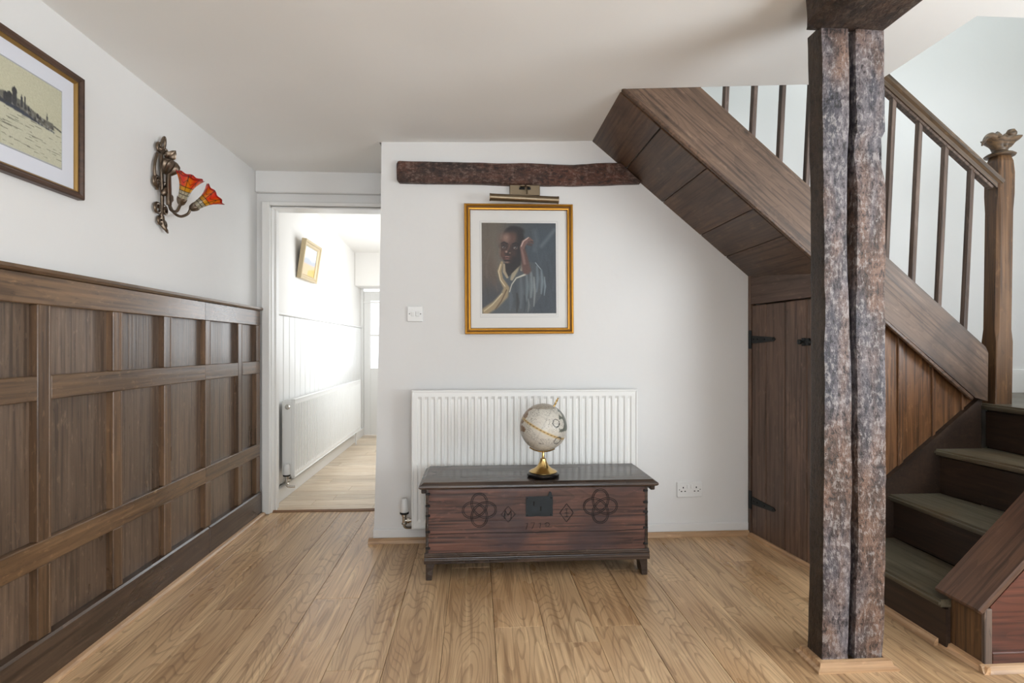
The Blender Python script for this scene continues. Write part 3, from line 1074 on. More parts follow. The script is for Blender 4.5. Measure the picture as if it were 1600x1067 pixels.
# lid with a thumbnail edge
lid = [(2.578, .430), (2.572, .437), (2.574, .445), (2.583, .449), (2.592, .457), (2.95, .457), (2.95, .424), (2.592, .424)]
b = bmesh.new()
rings = []
for ins, z in ((.022, .424), (.006, .430), (0, .437), (.002, .445), (.012, .449), (.022, .457)):
    xa, xb, ya, yb = -.258 + ins, .852 - ins, 2.572 + ins, 2.955 - ins * .3
    rings.append([b.verts.new(v) for v in ((xa, ya, z), (xb, ya, z), (xb, yb, z), (xa, yb, z))])
for Aq, Bq in zip(rings, rings[1:]):
    for k in range(4):
        b.faces.new((Aq[k], Aq[(k + 1) % 4], Bq[(k + 1) % 4], Bq[k]))
b.faces.new(rings[0])
b.faces.new(rings[-1])
ld = obj('lid', b, m_chestdark, ch)
obj('lid_cleat', box(-.248, -.226, 2.60, 2.93, .405, .427, .003), m_chestdark, ld)
obj('lid_cleat', box(.82, .842, 2.60, 2.93, .405, .427, .003), m_chestdark, ld)
# iron lock plate
fy = cy0 - .002
lk = obj('lock_plate', rough_box(.233, .360, fy - .002, fy + .004, .288, .381, (14, 1, 10), .0016, (30, 30, 30), 6.6, soft=.0005), m_lock, ch, smooth=True)
obj('keyhole', box(.269, .275, fy - .004, fy, .338, .358, .001), m_hole, lk)
obj('keyhole', box(.300, .307, fy - .004, fy, .314, .336, .001), m_hole, lk)
for xx in (.24, .353):
    for zz in (.295, .374):
        obj('nail', lathe([(.004, 0), (.003, .002), (0, .003)], along((xx, fy - .001, zz), (0, -1, 0)), 8), m_hole, lk)
obj('hasp', prism([(.337, .381), (.358, .381), (.353, .400), (.344, .404)], 1, fy - .004, fy + .004), m_lock, lk)
# carved interlaced quatrefoils, each a double line


def quatrefoil(cx, cz, R, ph=0.0):
    A_, B_ = R * .36, R * .64
    n = 96
    base = []
    for i in range(n):
        t = 2 * PI * i / n
        base.append(Vector((A_ * math.cos(t) + B_ * math.cos(3 * t), 0, A_ * math.sin(t) - B_ * math.sin(3 * t))))
    bm = None
    for off in (-.0036, .0036):
        P = []
        for i in range(n):
            tg = (base[(i + 1) % n] - base[i - 1]).normalized()
            nn = Vector((tg.z, 0, -tg.x))
            q = base[i] + nn * off
            P.append(Vector((cx + q.x, fy + .0002, cz + q.z)))
        bm = tube(P, .0013, bm, 5, closed=True)
    return bm


obj('carved_rosette', quatrefoil(.018, .322, .076), m_carve, ch, label='carved interlaced four lobed knot')
obj('carved_rosette', quatrefoil(.585, .330, .078), m_carve, ch, label='carved interlaced four lobed knot')


def strokes(lines, r=.0012):
    bm = None
    for ln in lines:
        bm = tube([(x, fy + .0002, z) for x, z in ln], r, bm, 5)
    return bm


def diamond(cx, cz, w_, h_):
    return [[(cx - w_, cz), (cx, cz + h_)], [(cx, cz + h_), (cx + w_, cz)], [(cx + w_, cz), (cx, cz - h_)], [(cx, cz - h_), (cx - w_, cz)]]


obj('carved_diamond', strokes(diamond(.152, .300, .033, .037), .0009), m_carve, ch)
cx, cz = .152, .299
obj('carved_letter', strokes([[(cx - .017, cz - .016), (cx - .013, cz + .017)], [(cx - .013, cz + .017), (cx - .001, cz - .004)], [(cx - .001, cz - .004), (cx + .013, cz + .018)],
                              [(cx + .013, cz + .018), (cx + .014, cz - .016)], [(cx - .02, cz - .010), (cx - .013, cz + .017)], [(cx + .008, cz + .008), (cx + .013, cz + .018)], [(cx - .021, cz - .016), (cx - .012, cz - .016)], [(cx + .010, cz - .016), (cx + .018, cz - .016)]]), m_carve, ch)
cx, cz = .425, .302
obj('carved_diamond', strokes(diamond(cx, cz, .032, .043), .0014), m_carve, ch)
obj('carved_letter', strokes([[(cx, cz + .02), (cx, cz - .02)], [(cx - .008, cz + .02), (cx + .008, cz + .02)], [(cx - .008, cz - .02), (cx + .008, cz - .02)], [(cx - .009, cz), (cx + .009, cz)]], .0009), m_carve, ch)
z0 = .234
obj('carved_date', strokes([
    [(.233, z0 + .022), (.242, z0 + .025), (.240, z0 + .010), (.234, z0 - .006)],
    [(.257, z0 + .024), (.275, z0 + .025), (.268, z0 + .008), (.262, z0 - .004)],
    [(.295, z0 + .020), (.303, z0 + .024), (.302, z0 + .008), (.298, z0)],
    [(.297, z0), (.304, z0)],
    [(.322, z0 + .016), (.330, z0 + .024), (.340, z0 + .023), (.345, z0 + .014), (.338, z0 + .005), (.328, z0 + .004), (.325, z0 + .010), (.332, z0 + .014)]]), m_carve, ch)
# old crack and shrinkage line across the front
obj('crack', tube([(cx0 + .02, fy + .0016, .214), (.05, fy + .0014, .217), (.2, fy + .0012, .213), (.42, fy + .0012, .216), (.62, fy + .0012, .213), (cx1 - .02, fy + .0014, .218)], .0014, None, 5), m_carve, ch)

# ------------------------------------------------------------------ globe
gl = thing('globe', 'small antique style table globe on a brass stand on the chest lid', 'globe', (.324, 2.69, .457))
gx, gy, gz = .324, 2.69, .457
M = Matrix.Translation((gx, gy, gz))
obj('base_disc', lathe([(0, 0), (.074, 0), (.077, .004), (.077, .014), (.073, .019), (.066, .021), (0, .021)], M, 40), m_globe_base, gl, smooth=True)
obj('stand', lathe([(.066, .020), (.067, .024), (.058, .030), (.050, .033), (.036, .042), (.026, .052), (.020, .064), (.015, .076), (.014, .084), (.007, .088), (.0065, .112), (.004, .118)], M, 40), m_brass, gl, smooth=True)
C0 = Vector((gx + .002, gy, gz + .235))
RG = .113
tilt = math.radians(26)
axis_d = Vector((math.sin(tilt), -.10, math.cos(tilt))).normalized()
MB_ = along(C0, axis_d)
rngp = np.random.RandomState(3)
nlat, nlon = 90, 150
vs, fs, cs = [], [], []
vx = Vector((0, -1, 0))
# cap circles drawn on the map, given as directions in world space
circ = [(Vector((.42, -.86, .28)).normalized(), .16), (Vector((.50, -.74, -.46)).normalized(), .17)]
for i in range(nlat + 1):
    la = -PI / 2 + PI * i / nlat
    for j in range(nlon):
        lo = 2 * PI * j / nlon
        lv = Vector((math.cos(la) * math.cos(lo), math.cos(la) * math.sin(lo), math.sin(la)))
        wv = (MB_.to_3x3() @ lv)
        vs.append(tuple(C0 + wv * RG - Vector((gx, gy, gz))))
        c = np.array([208, 204, 194.])
        s1 = mnoise.noise(lv * 1.7 + Vector((4.2, 1.3, 7.7))) + .5 * mnoise.noise(lv * 4.0 + Vector((1, 8, 3)))
        edge_side = -wv.x * .55 + wv.y * .3 + wv.z * .25
        if s1 * .45 + edge_side * 1.25 > .5:
            c = np.array([140, 110, 82.]) + 40 * mnoise.noise(lv * 9)  # brown land gathered on the left, also painting in the globe's shaded side
        if wv.x > .55 and wv.z > -.1 and mnoise.noise(lv * 3 + Vector((9, 9, 1))) > -.18:
            c = np.array([104, 108, 98.])
        if wv.z > .82:
            c = c * .55 + np.array([120, 104, 84]) * .45
        c = c + 10 * mnoise.noise(lv * 14)
        if abs(la) < .022:
            c = np.array([120, 84, 44.]) if (j // 2) % 2 else np.array([206, 176, 120.])
        elif abs(la) < .05:
            c = np.array([208, 186, 138.])
        for cd, cr in circ:
            dd = math.acos(max(-1, min(1, wv.dot(cd))))
            if abs(dd - cr) < .02:
                c = np.array([58, 60, 56.])
        if abs(((lo * 12 / PI) % 1) - .5) > .46 or abs((la * 12 / PI) % 1 - .5) > .47:
            c = c * .93
        cs.append(c)
for i in range(nlat):
    for j in range(nlon):
        a_, b_ = i * nlon + j, i * nlon + (j + 1) % nlon
        fs.append((a_, b_, b_ + nlon, a_ + nlon))
me = bpy.data.meshes.new('sphere_map')
me.from_pydata(vs, [], fs)
cc = np.clip(np.array(cs) / 255, 0, 1)
cc = np.where(cc <= .04045, cc / 12.92, ((cc + .055) / 1.055) ** 2.4)
at = me.color_attributes.new('Col', 'FLOAT_COLOR', 'POINT')
at.data.foreach_set('color', np.concatenate([cc, np.ones((len(cc), 1))], 1).astype(np.float32).reshape(-1))
me.polygons.foreach_set('use_smooth', [True] * len(me.polygons))
g = G('globe_map')
col = g.n('Attribute', props={'attribute_name': 'Col'})
p = g.coords(False)
sp = g.noise(g.vmath('MULTIPLY', p, (1, 1, 2.2)), 150, 2.0)
sp2 = g.noise(p, 24, 2.0)
mask = g.math('MULTIPLY', g.rng(sp, .56, .64), g.rng(sp2, .44, .54))
me.materials.append(g.bs(Base_Color=g.mix(g.math('MULTIPLY', mask, .75), col, lin((64, 60, 54))), Roughness=.3))
o = bpy.data.objects.new('sphere_map', me)
COL.objects.link(o)
o.parent = gl
# meridian pin, lower cradle and finial
top = C0 + axis_d * RG
obj('axis_finial', lathe([(.005, -.004), (.005, .004), (.003, .008), (.006, .016), (.0035, .022), (.0055, .030), (.003, .038), (.004, .043), (0, .047)], along(top, axis_d), 12), m_brass, gl, smooth=True)
bot = C0 - axis_d * RG
arc = []
for i in range(15):
    a_ = math.radians(-125 + 62 * i / 14)
    arc.append(C0 + Vector((math.cos(a_), 0, math.sin(a_))) * (RG + .005))
obj('cradle', tube(arc, .0032, None, 8), m_brass, gl, smooth=True)

# ------------------------------------------------------------------ painted prints


def srgb(*c):
    return np.array(c, float)


class Canvas:
    def __init__(s, w, h, c):
        s.w, s.h = w, h
        s.a = np.zeros((h, w, 3)) + srgb(*c)
        s.X, s.Y = np.meshgrid((np.arange(w) + .5) / w, (np.arange(h) + .5) / h)
        s.r = np.random.RandomState(11)
        s.asp = h / w

    def put(s, m, c):
        m = np.clip(m, 0, 1)[..., None]
        s.a = s.a * (1 - m) + srgb(*c) * m

    def ell(s, cx, cy, rx, ry, c, ang=0, soft=.25, al=1):
        dx, dy = (s.X - cx), (s.Y - cy) * s.asp
        ca, sa = math.cos(math.radians(ang)), math.sin(math.radians(ang))
        u, v = (dx * ca + dy * sa) / rx, (-dx * sa + dy * ca) / (ry * s.asp)
        d = np.sqrt(u * u + v * v)
        s.put(np.clip((1 + soft / 2 - d) / max(soft, 1e-3), 0, 1) * al, c)

    def line(s, pts, w, c, al=1, soft=.4):
        W = w if isinstance(w, (list, tuple)) else [w] * len(pts)
        best = np.zeros((s.h, s.w))
        for (a, b, wa, wb) in zip(pts, pts[1:], W, W[1:]):
            ax, ay, bx, by = a[0], a[1] * s.asp, b[0], b[1] * s.asp
            px, py = s.X, s.Y * s.asp
            L2 = (bx - ax) ** 2 + (by - ay) ** 2 + 1e-9
            t = np.clip(((px - ax) * (bx - ax) + (py - ay) * (by - ay)) / L2, 0, 1)
            d = np.sqrt((px - ax - t * (bx - ax)) ** 2 + (py - ay - t * (by - ay)) ** 2)
            ww = wa + (wb - wa) * t
            best = np.maximum(best, np.clip((ww * (1 + soft / 2) - d) / (ww * soft + 1e-6), 0, 1))
        s.put(best * al, c)

    def poly(s, pts, c, al=1):
        inside = np.zeros((s.h, s.w), bool)
        n = len(pts)
        for i in range(n):
            (x0, y0), (x1, y1) = pts[i], pts[(i + 1) % n]
            cond = ((y0 > s.Y) != (y1 > s.Y)) & (s.X < (x1 - x0) * (s.Y - y0) / (y1 - y0 + 1e-12) + x0)
            inside ^= cond
        m = inside.astype(float)
        for _ in range(1):
            m2 = m.copy()
            m2[1:-1, 1:-1] = (m[1:-1, 1:-1] * 2 + m[:-2, 1:-1] + m[2:, 1:-1] + m[1:-1, :-2] + m[1:-1, 2:]) / 6
            m = m2
        s.put(m * al, c)


# portrait
cv = Canvas(170, 208, (66, 66, 66))
cv.ell(.15, .15, .5, .5, (96, 88, 78), soft=1.2)
cv.ell(.22, .40, .14, .20, (116, 110, 96), soft=1.4, al=.7)
cv.ell(.80, .30, .40, .45, (60, 70, 78), soft=1.2)
cv.ell(.9, .85, .4, .4, (56, 64, 72), soft=1.2)
cv.ell(.10, .58, .12, .3, (86, 72, 62), soft=1.2, al=.8)
cv.ell(.12, .9, .2, .2, (60, 62, 66), soft=1.2)
for i in range(70):
    x, y = cv.r.rand(), cv.r.rand()
    v = cv.r.randint(-14, 14)
    base = cv.a[int(y * 207), int(x * 169)] + v
    cv.line([(x, y), (x + cv.r.uniform(-.05, .05), y + .12)], .012, tuple(base), .5, 1.5)
cv.line([(.98, .08), (.80, .26)], .022, (104, 116, 124), .6, 1.8)
cv.line([(.72, .1), (.74, .2), (.72, .3)], .03, (90, 100, 108), .5, 1.8)
# garment and shoulders
cv.poly([(.30, .50), (.24, .60), (.30, .72), (.12, .90), (.02, .98), (.30, 1.0), (.62, 1.0), (.80, .80), (.86, .60), (.70, .44), (.56, .42), (.44, .54)], (70, 76, 80))
cv.poly([(.30, .44), (.44, .44), (.42, .56), (.34, .60), (.29, .52)], (34, 27, 24))
for x, y0, y1, w_, c in ((.44, .62, .92, .03, (58, 64, 70)), (.52, .60, .94, .025, (92, 102, 108)), (.60, .56, .86, .02, (112, 124, 130)), (.66, .55, .82, .028, (130, 140, 144)),
                         (.74, .48, .76, .02, (110, 124, 134)), (.80, .52, .78, .02, (124, 140, 150)), (.70, .60, .92, .014, (150, 156, 156)), (.38, .74, .96, .025, (84, 94, 102)),
                         (.47, .78, .98, .02, (34, 34, 36)), (.57, .8, .98, .016, (48, 54, 60)), (.84, .6, .8, .012, (140, 156, 164)), (.62, .84, .98, .012, (120, 128, 130))):
    cv.line([(x, y0), (x + .01, (y0 + y1) / 2), (x - .005, y1)], [w_ * .5, w_, w_ * .4], c, .7, 1.6)
# scarf collar
cv.line([(.27, .44), (.235, .53), (.26, .62), (.33, .72), (.30, .80), (.18, .90), (.05, .97)], [.018, .026, .026, .038, .05, .05, .05], (148, 130, 100), 1, .6)
cv.line([(.255, .46), (.225, .54), (.25, .63), (.31, .70)], .006, (206, 190, 160), 1, .8)
cv.line([(.27, .78), (.14, .90), (.03, .97)], .007, (196, 180, 146), 1, .8)
cv.line([(.33, .74), (.26, .86), (.18, .95)], .008, (92, 74, 54), 1, .8)
cv.line([(.30, .46), (.30, .54), (.34, .60)], [.012, .02, .016], (156, 142, 118), 1, .6)
cv.line([(.52, .44), (.44, .54), (.40, .62)], [.024, .034, .02], (152, 142, 120), 1, .7)
cv.line([(.55, .43), (.53, .52)], [.012, .016], (166, 160, 142), 1, .6)
cv.line([(.58, .57), (.46, .61), (.40, .68), (.37, .76)], [.012, .008, .006, .005], (190, 186, 172), 1, .8)
cv.line([(.72, .44), (.79, .51)], .005, (150, 160, 166), 1, .8)
# neck, head
cv.poly([(.32, .42), (.50, .38), (.52, .46), (.40, .56), (.33, .52)], (28, 22, 21))
cv.ell(.42, .205, .15, .165, (30, 27, 28), soft=.15)
cv.ell(.46, .10, .11, .055, (30, 29, 32), soft=.4)
cv.poly([(.27, .20), (.285, .145), (.35, .11), (.46, .115), (.52, .20), (.51, .34), (.45, .42), (.37, .455), (.30, .425), (.255, .36), (.25, .29)], (48, 33, 29))
cv.ell(.34, .19, .10, .075, (104, 78, 68), soft=1.3, al=.95)
cv.ell(.325, .165, .05, .04, (146, 118, 106), soft=1.5, al=.8)
cv.ell(.43, .17, .05, .06, (92, 66, 58), soft=1.4, al=.7)
cv.ell(.285, .345, .04, .05, (92, 60, 50), soft=1.3, al=.8)
cv.ell(.43, .35, .05, .05, (66, 43, 36), soft=1.4, al=.7)
cv.ell(.52, .30, .055, .17, (22, 18, 19), soft=1.0, al=.95)
cv.ell(.46, .42, .06, .05, (22, 18, 18), soft=1.0, al=.9)
cv.ell(.30, .262, .055, .034, (40, 26, 23), soft=1.0, al=.85)
cv.ell(.455, .268, .055, .036, (34, 23, 21), soft=1.0, al=.9)
cv.line([(.262, .232), (.30, .216), (.345, .234)], [.006, .010, .008], (24, 17, 16), .9, 1.0)
cv.line([(.415, .236), (.46, .222), (.505, .245)], [.008, .010, .006], (20, 15, 15), .9, 1.0)
for ex, ey, k_ in ((.296, .270, 150), (.452, .276, 176)):
    cv.ell(ex, ey, .027, .012, (k_, k_ - 10, k_ - 20), soft=.9, al=.9)
    cv.ell(ex + .003, ey - .001, .013, .012, (20, 14, 14), soft=.5)
    cv.ell(ex - .002, ey - .005, .004, .003, (226, 220, 214), soft=.8)
    cv.line([(ex - .032, ey + .001), (ex, ey - .014), (ex + .030, ey + .001)], .004, (18, 12, 12), .9, .8)
    cv.line([(ex - .024, ey + .014), (ex, ey + .020), (ex + .024, ey + .013)], .004, (96, 70, 60), .6, 1.2)
cv.line([(.375, .25), (.355, .29), (.338, .318)], [.008, .010, .014], (96, 68, 58), .8, 1.4)
cv.ell(.352, .335, .042, .020, (38, 25, 22), soft=.9)
cv.ell(.330, .322, .014, .011, (170, 138, 122), soft=1.4)
cv.ell(.378, .334, .013, .008, (150, 120, 106), soft=1.4, al=.8)
cv.ell(.342, .388, .050, .019, (92, 56, 50), soft=.9)
cv.line([(.295, .389), (.342, .386), (.40, .392)], .004, (26, 17, 16), 1, .8)
cv.line([(.315, .377), (.340, .372), (.368, .378)], .004, (158, 122, 110), .8, 1.2)
cv.ell(.340, .403, .026, .006, (124, 84, 76), soft=1.2, al=.8)
cv.ell(.345, .416, .038, .008, (30, 21, 19), soft=1.2)
cv.ell(.338, .438, .026, .010, (132, 106, 94), soft=1.4, al=.8)
cv.ell(.252, .30, .008, .05, (128, 104, 90), soft=1.4, al=.6)
# raised arm and hand
cv.line([(.60, .52), (.575, .40), (.545, .28)], [.058, .046, .032], (88, 62, 56), 1, .5)
cv.line([(.575, .45), (.555, .36), (.53, .27)], [.016, .016, .012], (134, 104, 96), .8, 1.2)
cv.line([(.545, .27), (.57, .22), (.64, .18)], [.03, .036, .022], (112, 84, 78), 1, .5)
cv.line([(.53, .26), (.56, .205), (.63, .165)], .007, (190, 164, 154), 1, .8)
cv.line([(.64, .18), (.68, .20)], [.018, .014], (104, 78, 72), 1, .5)
cv.line([(.63, .215), (.69, .225)], [.014, .010], (84, 60, 56), 1, .5)
cv.line([(.62, .24), (.67, .25)], [.012, .009], (70, 50, 48), 1, .5)
cv.line([(.66, .205), (.69, .21)], .004, (40, 30, 30), 1, .6)
cv.a += cv.r.normal(0, 3.0, cv.a.shape[:2])[..., None]
pt = thing('framed_portrait', 'gilt framed portrait painting of a child hanging above the chest', 'picture', (.243, 3.135, 1.51))
M = Matrix(((1, 0, 0, .2425), (0, 0, -1, 3.138), (0, 1, 0, 1.510), (0, 0, 0, 1)))
M = M @ Matrix.Rotation(math.radians(.4), 4, 'Z')
obj('frame', frame_rect(M, .606, .722, [(0, 0), (0, .020), (.004, .026), (.010, .027), (.016, .021), (.020, .021), (.024, .017), (.030, .016), (.034, .012), (.034, 0)]), m_gilt, pt)
obj('frame_line', frame_rect(M, .574, .690, [(0, .0195), (0, .0218), (.0035, .0212), (.0035, .0185)]), m_giltdark, pt)
obj('frame_line', frame_rect(M, .545, .661, [(0, .0145), (0, .0168), (.003, .0162), (.003, .0135)]), m_giltdark, pt)
bb = box(-.272, .272, -.33, .33, .002, .006)
bmesh.ops.transform(bb, matrix=M, verts=bb.verts)
obj('mount', bb, m_mount, pt)
obj('mount_line', frame_rect(M, .436, .535, [(0, .006), (0, .0066), (.0012, .0066), (.0012, .006)]), m_mountline, pt)
obj('mount_bevel', frame_rect(M, .424, .520, [(0, .006), (.002, .0075), (.004, .0062)]), m_mount, pt)
grid_paint('painting', M @ Matrix.Translation((.0, .006, .0068)), .414, .506, cv.a, m_paint, pt)

# old etching on the left wall: u runs along +Y
cv = Canvas(210, 110, (178, 176, 152))
cv.ell(.4, .25, .7, .4, (188, 185, 160), soft=1.4)
cv.poly([(0, .50), (1, .56), (1, 1), (0, 1)], (186, 184, 162))


def eu(x):
    return .355 + .62 * x


def ev(v):
    return .27 + (v - .22) * .60


def epoly(pts, c, al=1):
    cv.poly([(eu(x), ev(y)) for x, y in pts], c, al)


epoly([(-.6, .70), (-.3, .66), (0.0, .62), (.2, .55), (.40, .40), (.58, .42), (.70, .50), (.80, .56), (.93, .56), (.95, .70), (.80, .70), (.6, .64), (.4, .62), (.2, .66), (0, .68), (-.6, .76)], (104, 101, 92))
epoly([(.20, .54), (.58, .60), (.80, .70), (.95, .72), (.95, .75), (.6, .69), (.2, .62)], (56, 60, 70))
for i in range(110):
    x = cv.r.uniform(-.1, .93)
    y = .44 + .22 * abs(x - .50) / .5 + cv.r.uniform(-.03, .12)
    c = cv.r.choice([46, 58, 76, 120, 150])
    epoly([(x, y), (x + .018, y), (x + .018, y + .05), (x, y + .05)], (c, c, c - 4), .85)
for x, t, w_ in ((.50, .22, .014), (.575, .30, .006), (.61, .30, .006), (.45, .36, .016), (.86, .42, .005), (.41, .40, .014), (.65, .46, .008), (.75, .52, .008), (.3, .5, .008), (.2, .54, .008)):
    cv.line([(eu(x), ev(t + .06)), (eu(x), ev(.54))], w_, (58, 58, 60), 1, .3)
    cv.line([(eu(x), ev(t)), (eu(x), ev(t + .07))], [.002, w_ * .9], (52, 52, 54), 1, .4)
cv.ell(eu(.50), ev(.31), .017, .035, (56, 56, 58), soft=.3)
for i in range(80):
    x, y = cv.r.rand(), cv.r.uniform(.56, .97)
    L = cv.r.uniform(.02, .12)
    cv.line([(x, y), (x + L, y + .006)], .0016, (104, 102, 90), .8, .8)
cv.line([(.94, .50), (1.0, .53)], .006, (90, 88, 80), 1, .6)
cv.poly([(.36, .70), (.58, .70), (.58, 1), (.36, 1)], (160, 158, 128), .35)
cv.a += cv.r.normal(0, 4.0, cv.a.shape[:2])[..., None]
et = thing('framed_etching', 'dark wood framed etching of a hilltop town hanging above the panelling', 'picture', (-1.41, 1.72, 1.81))
Wf, Hf = .76, .43
ycen = 2.093 - Wf / 2
M = Matrix(((0, 0, 1, -1.408), (1, 0, 0, ycen), (0, 1, 0, 1.812), (0, 0, 0, 1)))
obj('frame', frame_rect(M, Wf, Hf, [(0, 0), (0, .022), (.004, .027), (.012, .026), (.018, .020), (.022, .020), (.022, 0)]), m_fdark, et)
obj('gilt_slip', frame_rect(M, Wf - .044, Hf - .044, [(0, 0), (0, .017), (.003, .017), (.008, .010), (.008, 0)]), plain('dull_gold', (150, 118, 66), .4, .6), et)
bb = box(-Wf / 2 + .03, Wf / 2 - .03, -Hf / 2 + .03, Hf / 2 - .03, .002, .006)
bmesh.ops.transform(bb, matrix=M, verts=bb.verts)
obj('mount', bb, plain('blue_white_mount', (212, 214, 222), .8), et)
obj('mount_bevel', frame_rect(M, Wf - .168, .268, [(0, .006), (.002, .0075), (.005, .0062)]), m_mountline, et)
grid_paint('etching', M @ Matrix.Translation((0, 0, .0066)), Wf - .176, .258, cv.a, m_paint_matt, et)

# little landscape in the hall, leaning out at the top
hp_ = thing('small_landscape_picture', 'small gold framed landscape picture hanging in the hall', 'picture', (-1.385, 4.70, 1.60))
tl = math.radians(8)
M = Matrix.Translation((-1.384, 4.68, 1.615)) @ Matrix.Rotation(tl, 4, 'Y') @ Matrix(((0, 0, 1, 0), (1, 0, 0, 0), (0, 1, 0, .155), (0, 0, 0, 1)))
obj('frame', frame_rect(M, .44, .31, [(0, 0), (0, .034), (.006, .038), (.016, .036), (.024, .026), (.034, .024), (.044, .016), (.044, 0)]), plain('pale_gilt', (190, 172, 138), .45, .3), hp_)
cv = Canvas(40, 30, (206, 214, 218))
cv.poly([(0, .45), (.4, .38), (.7, .46), (1, .42), (1, .7), (0, .7)], (176, 180, 188))
cv.poly([(0, .62), (1, .58), (1, 1), (0, 1)], (226, 180, 144))
cv.poly([(.5, .8), (1, .68), (1, 1), (.5, 1)], (206, 172, 96))
cv.ell(.3, .2, .3, .1, (232, 234, 234), soft=1.2)
grid_paint('painting', M @ Matrix.Translation((0, 0, .012)), .36, .23, cv.a, m_paint, hp_)
bb = box(-.2, .2, -.14, .14, .001, .011)
bmesh.ops.transform(bb, matrix=M, verts=bb.verts)
obj('backing', bb, m_fdark, hp_)

# ------------------------------------------------------------------ picture light
pl_ = thing('picture_light', 'antique brass picture light fixed above the framed portrait', 'lamp', (.27, 3.13, 1.93))
obj('back_plate', box(.189, .358, 3.118, 3.139, 1.918, 2.003, .003), m_abrass, pl_)
obj('pivot_block', box(.246, .302, 3.098, 3.12, 1.962, 1.972, .002), m_abrass, pl_)
obj('slot', box(.242, .272, 3.114, 3.1185, 1.950, 1.962, .001), m_hole, pl_)
obj('slot', box(.278, .306, 3.114, 3.1185, 1.950, 1.962, .001), m_hole, pl_)
obj('arm', tube(smooth_path([(.275, 3.115, 1.966), (.275, 3.07, 1.958), (.276, 3.035, 1.925), (.276, 3.02, 1.895)]), .005, None, 10), m_abrass, pl_, smooth=True)
obj('arm_saddle', box(.256, .296, 3.012, 3.035, 1.886, 1.897, .002), m_abrass, pl_)
tp0, tp1 = Vector((.077, 3.02, 1.880)), Vector((.446, 3.02, 1.869))
td = (tp1 - tp0)
obj('lamp_tube', lathe([(.019, 0), (.019, td.length)], along(tp0, td), 24), m_abrass, pl_, smooth=True)
obj('end_cap', lathe([(.0205, -.002), (.0205, .006), (.019, .007)], along(tp0, td), 24), m_abrass, pl_, smooth=True)
obj('end_cap', lathe([(.019, -.007), (.0205, -.006), (.0205, .002)], along(tp1, td), 24), m_abrass, pl_, smooth=True)

# ------------------------------------------------------------------ switch and socket
sw = thing('light_switch', 'white double light switch on the wall left of the portrait', 'switch', (-.3325, 3.138, 1.2585))
obj('plate', box(-.3755, -.2895, 3.129, 3.141, 1.2155, 1.3015, .003), m_plastic, sw)
for xx, a_ in ((-.344, .1), (-.319, -.1)):
    F = Matrix.Translation((xx, 3.129, 1.2585)) @ Matrix.Rotation(a_, 4, 'X')
    obj('rocker', box(-.0095, .0095, -.0045, .004, -.0135, .0135, .002), m_plastic, sw, frame=F)
for xx in (-.363, -.302):
    obj('screw', lathe([(.0032, 0), (.0024, .0015), (0, .002)], along((xx, 3.129, 1.2585), (0, -1, 0)), 10), m_screw, sw)
sk = thing('power_socket', 'white double power socket low on the wall beside the stairs', 'socket', (1.215, 3.138, .266))
F = Matrix.Translation((1.215, 3.135, .266)) @ Matrix.Rotation(math.radians(-.8), 4, 'Y')
obj('plate', box(-.073, .073, -.007, .005, -.043, .043, .003), m_plastic, sk, frame=F)
for sx in (-1, 1):
    obj('rocker', box(sx * .011 - .006, sx * .011 + .006, -.0105, 0, .006, .031, .002), m_plastic, sk, frame=F)
    hx = sx * .038
    for (dx, dz, w_, h_) in ((0, .012, .0028, .0045), (-.0105, -.009, .0042, .0026), (.0105, -.009, .0042, .0026)):
        obj('pin_hole', box(hx + dx - w_, hx + dx + w_, -.0078, -.006, dz - h_, dz + h_), m_hole, sk, frame=F)
    obj('screw', lathe([(.003, 0), (.0022, .0015), (0, .002)], along((sx * .0602, -.007, 0), (0, -1, 0)), 10), m_screw, sk, frame=F)

# ------------------------------------------------------------------ wall sconce
ws = thing('wall_sconce', 'bronze scrollwork wall sconce with two orange stained glass flower shades', 'wall lamp', (-1.41, 2.61, 1.8))
yc = 2.605
wx = -1.398


def scroll(cy, cz, r, turns, a0, dirn=1, rad=.006, x=wx):
    P, R = [], []
    n = int(18 * turns)
    for i in range(n + 1):
        t = i / n
        a_ = a0 + dirn * t * turns * 2 * PI
        rr = r * (1 - .78 * t)
        P.append((x + .010 * t, cy + rr * math.cos(a_), cz + rr * math.sin(a_)))
        R.append(rad * (1 - .45 * t))
    return P, R


b = None
for (cy, cz, r, tn, a0, d_) in ((yc - .022, 1.955, .026, 1.3, 0, 1), (yc + .030, 1.945, .026, 1.3, PI, -1), (yc - .040, 1.80, .030, 1.4, .6, 1), (yc + .030, 1.79, .026, 1.4, PI - .6, -1),
                               (yc - .034, 1.685, .028, 1.4, .3, 1), (yc + .022, 1.69, .024, 1.4, PI - .3, -1), (yc - .012, 1.635, .020, 1.2, 1.2, 1), (yc + .02, 1.625, .018, 1.2, 2.2, -1)):
    P, R = scroll(cy, cz, r, tn, a0, d_, .0075)
    obj('scroll', tube(P, R, None, 8), m_bronze, ws, smooth=True)
obj('spine', tube(smooth_path([(wx, yc, 1.96), (wx + .004, yc - .004, 1.86), (wx + .004, yc + .002, 1.74), (wx, yc, 1.62)]), .008, None, 8), m_bronze, ws, smooth=True)
pth = smooth_path([(wx, yc - .03, 1.93), (wx + .004, yc - .058, 1.87), (wx + .002, yc - .05, 1.81), (wx, yc - .03, 1.77)])
b = tube(pth, .0065, None, 8)
pth = smooth_path([(wx, yc + .03, 1.93), (wx + .004, yc + .05, 1.87), (wx + .002, yc + .045, 1.81), (wx, yc + .02, 1.77)])
b = tube(pth, .0065, b, 8)
pth = smooth_path([(wx, yc - .01, 1.94), (wx + .008, yc - .012, 1.98), (wx + .012, yc + .004, 2.012), (wx + .008, yc + .016, 1.985), (wx, yc + .012, 1.94)])
b = tube(pth, .0065, b, 8)
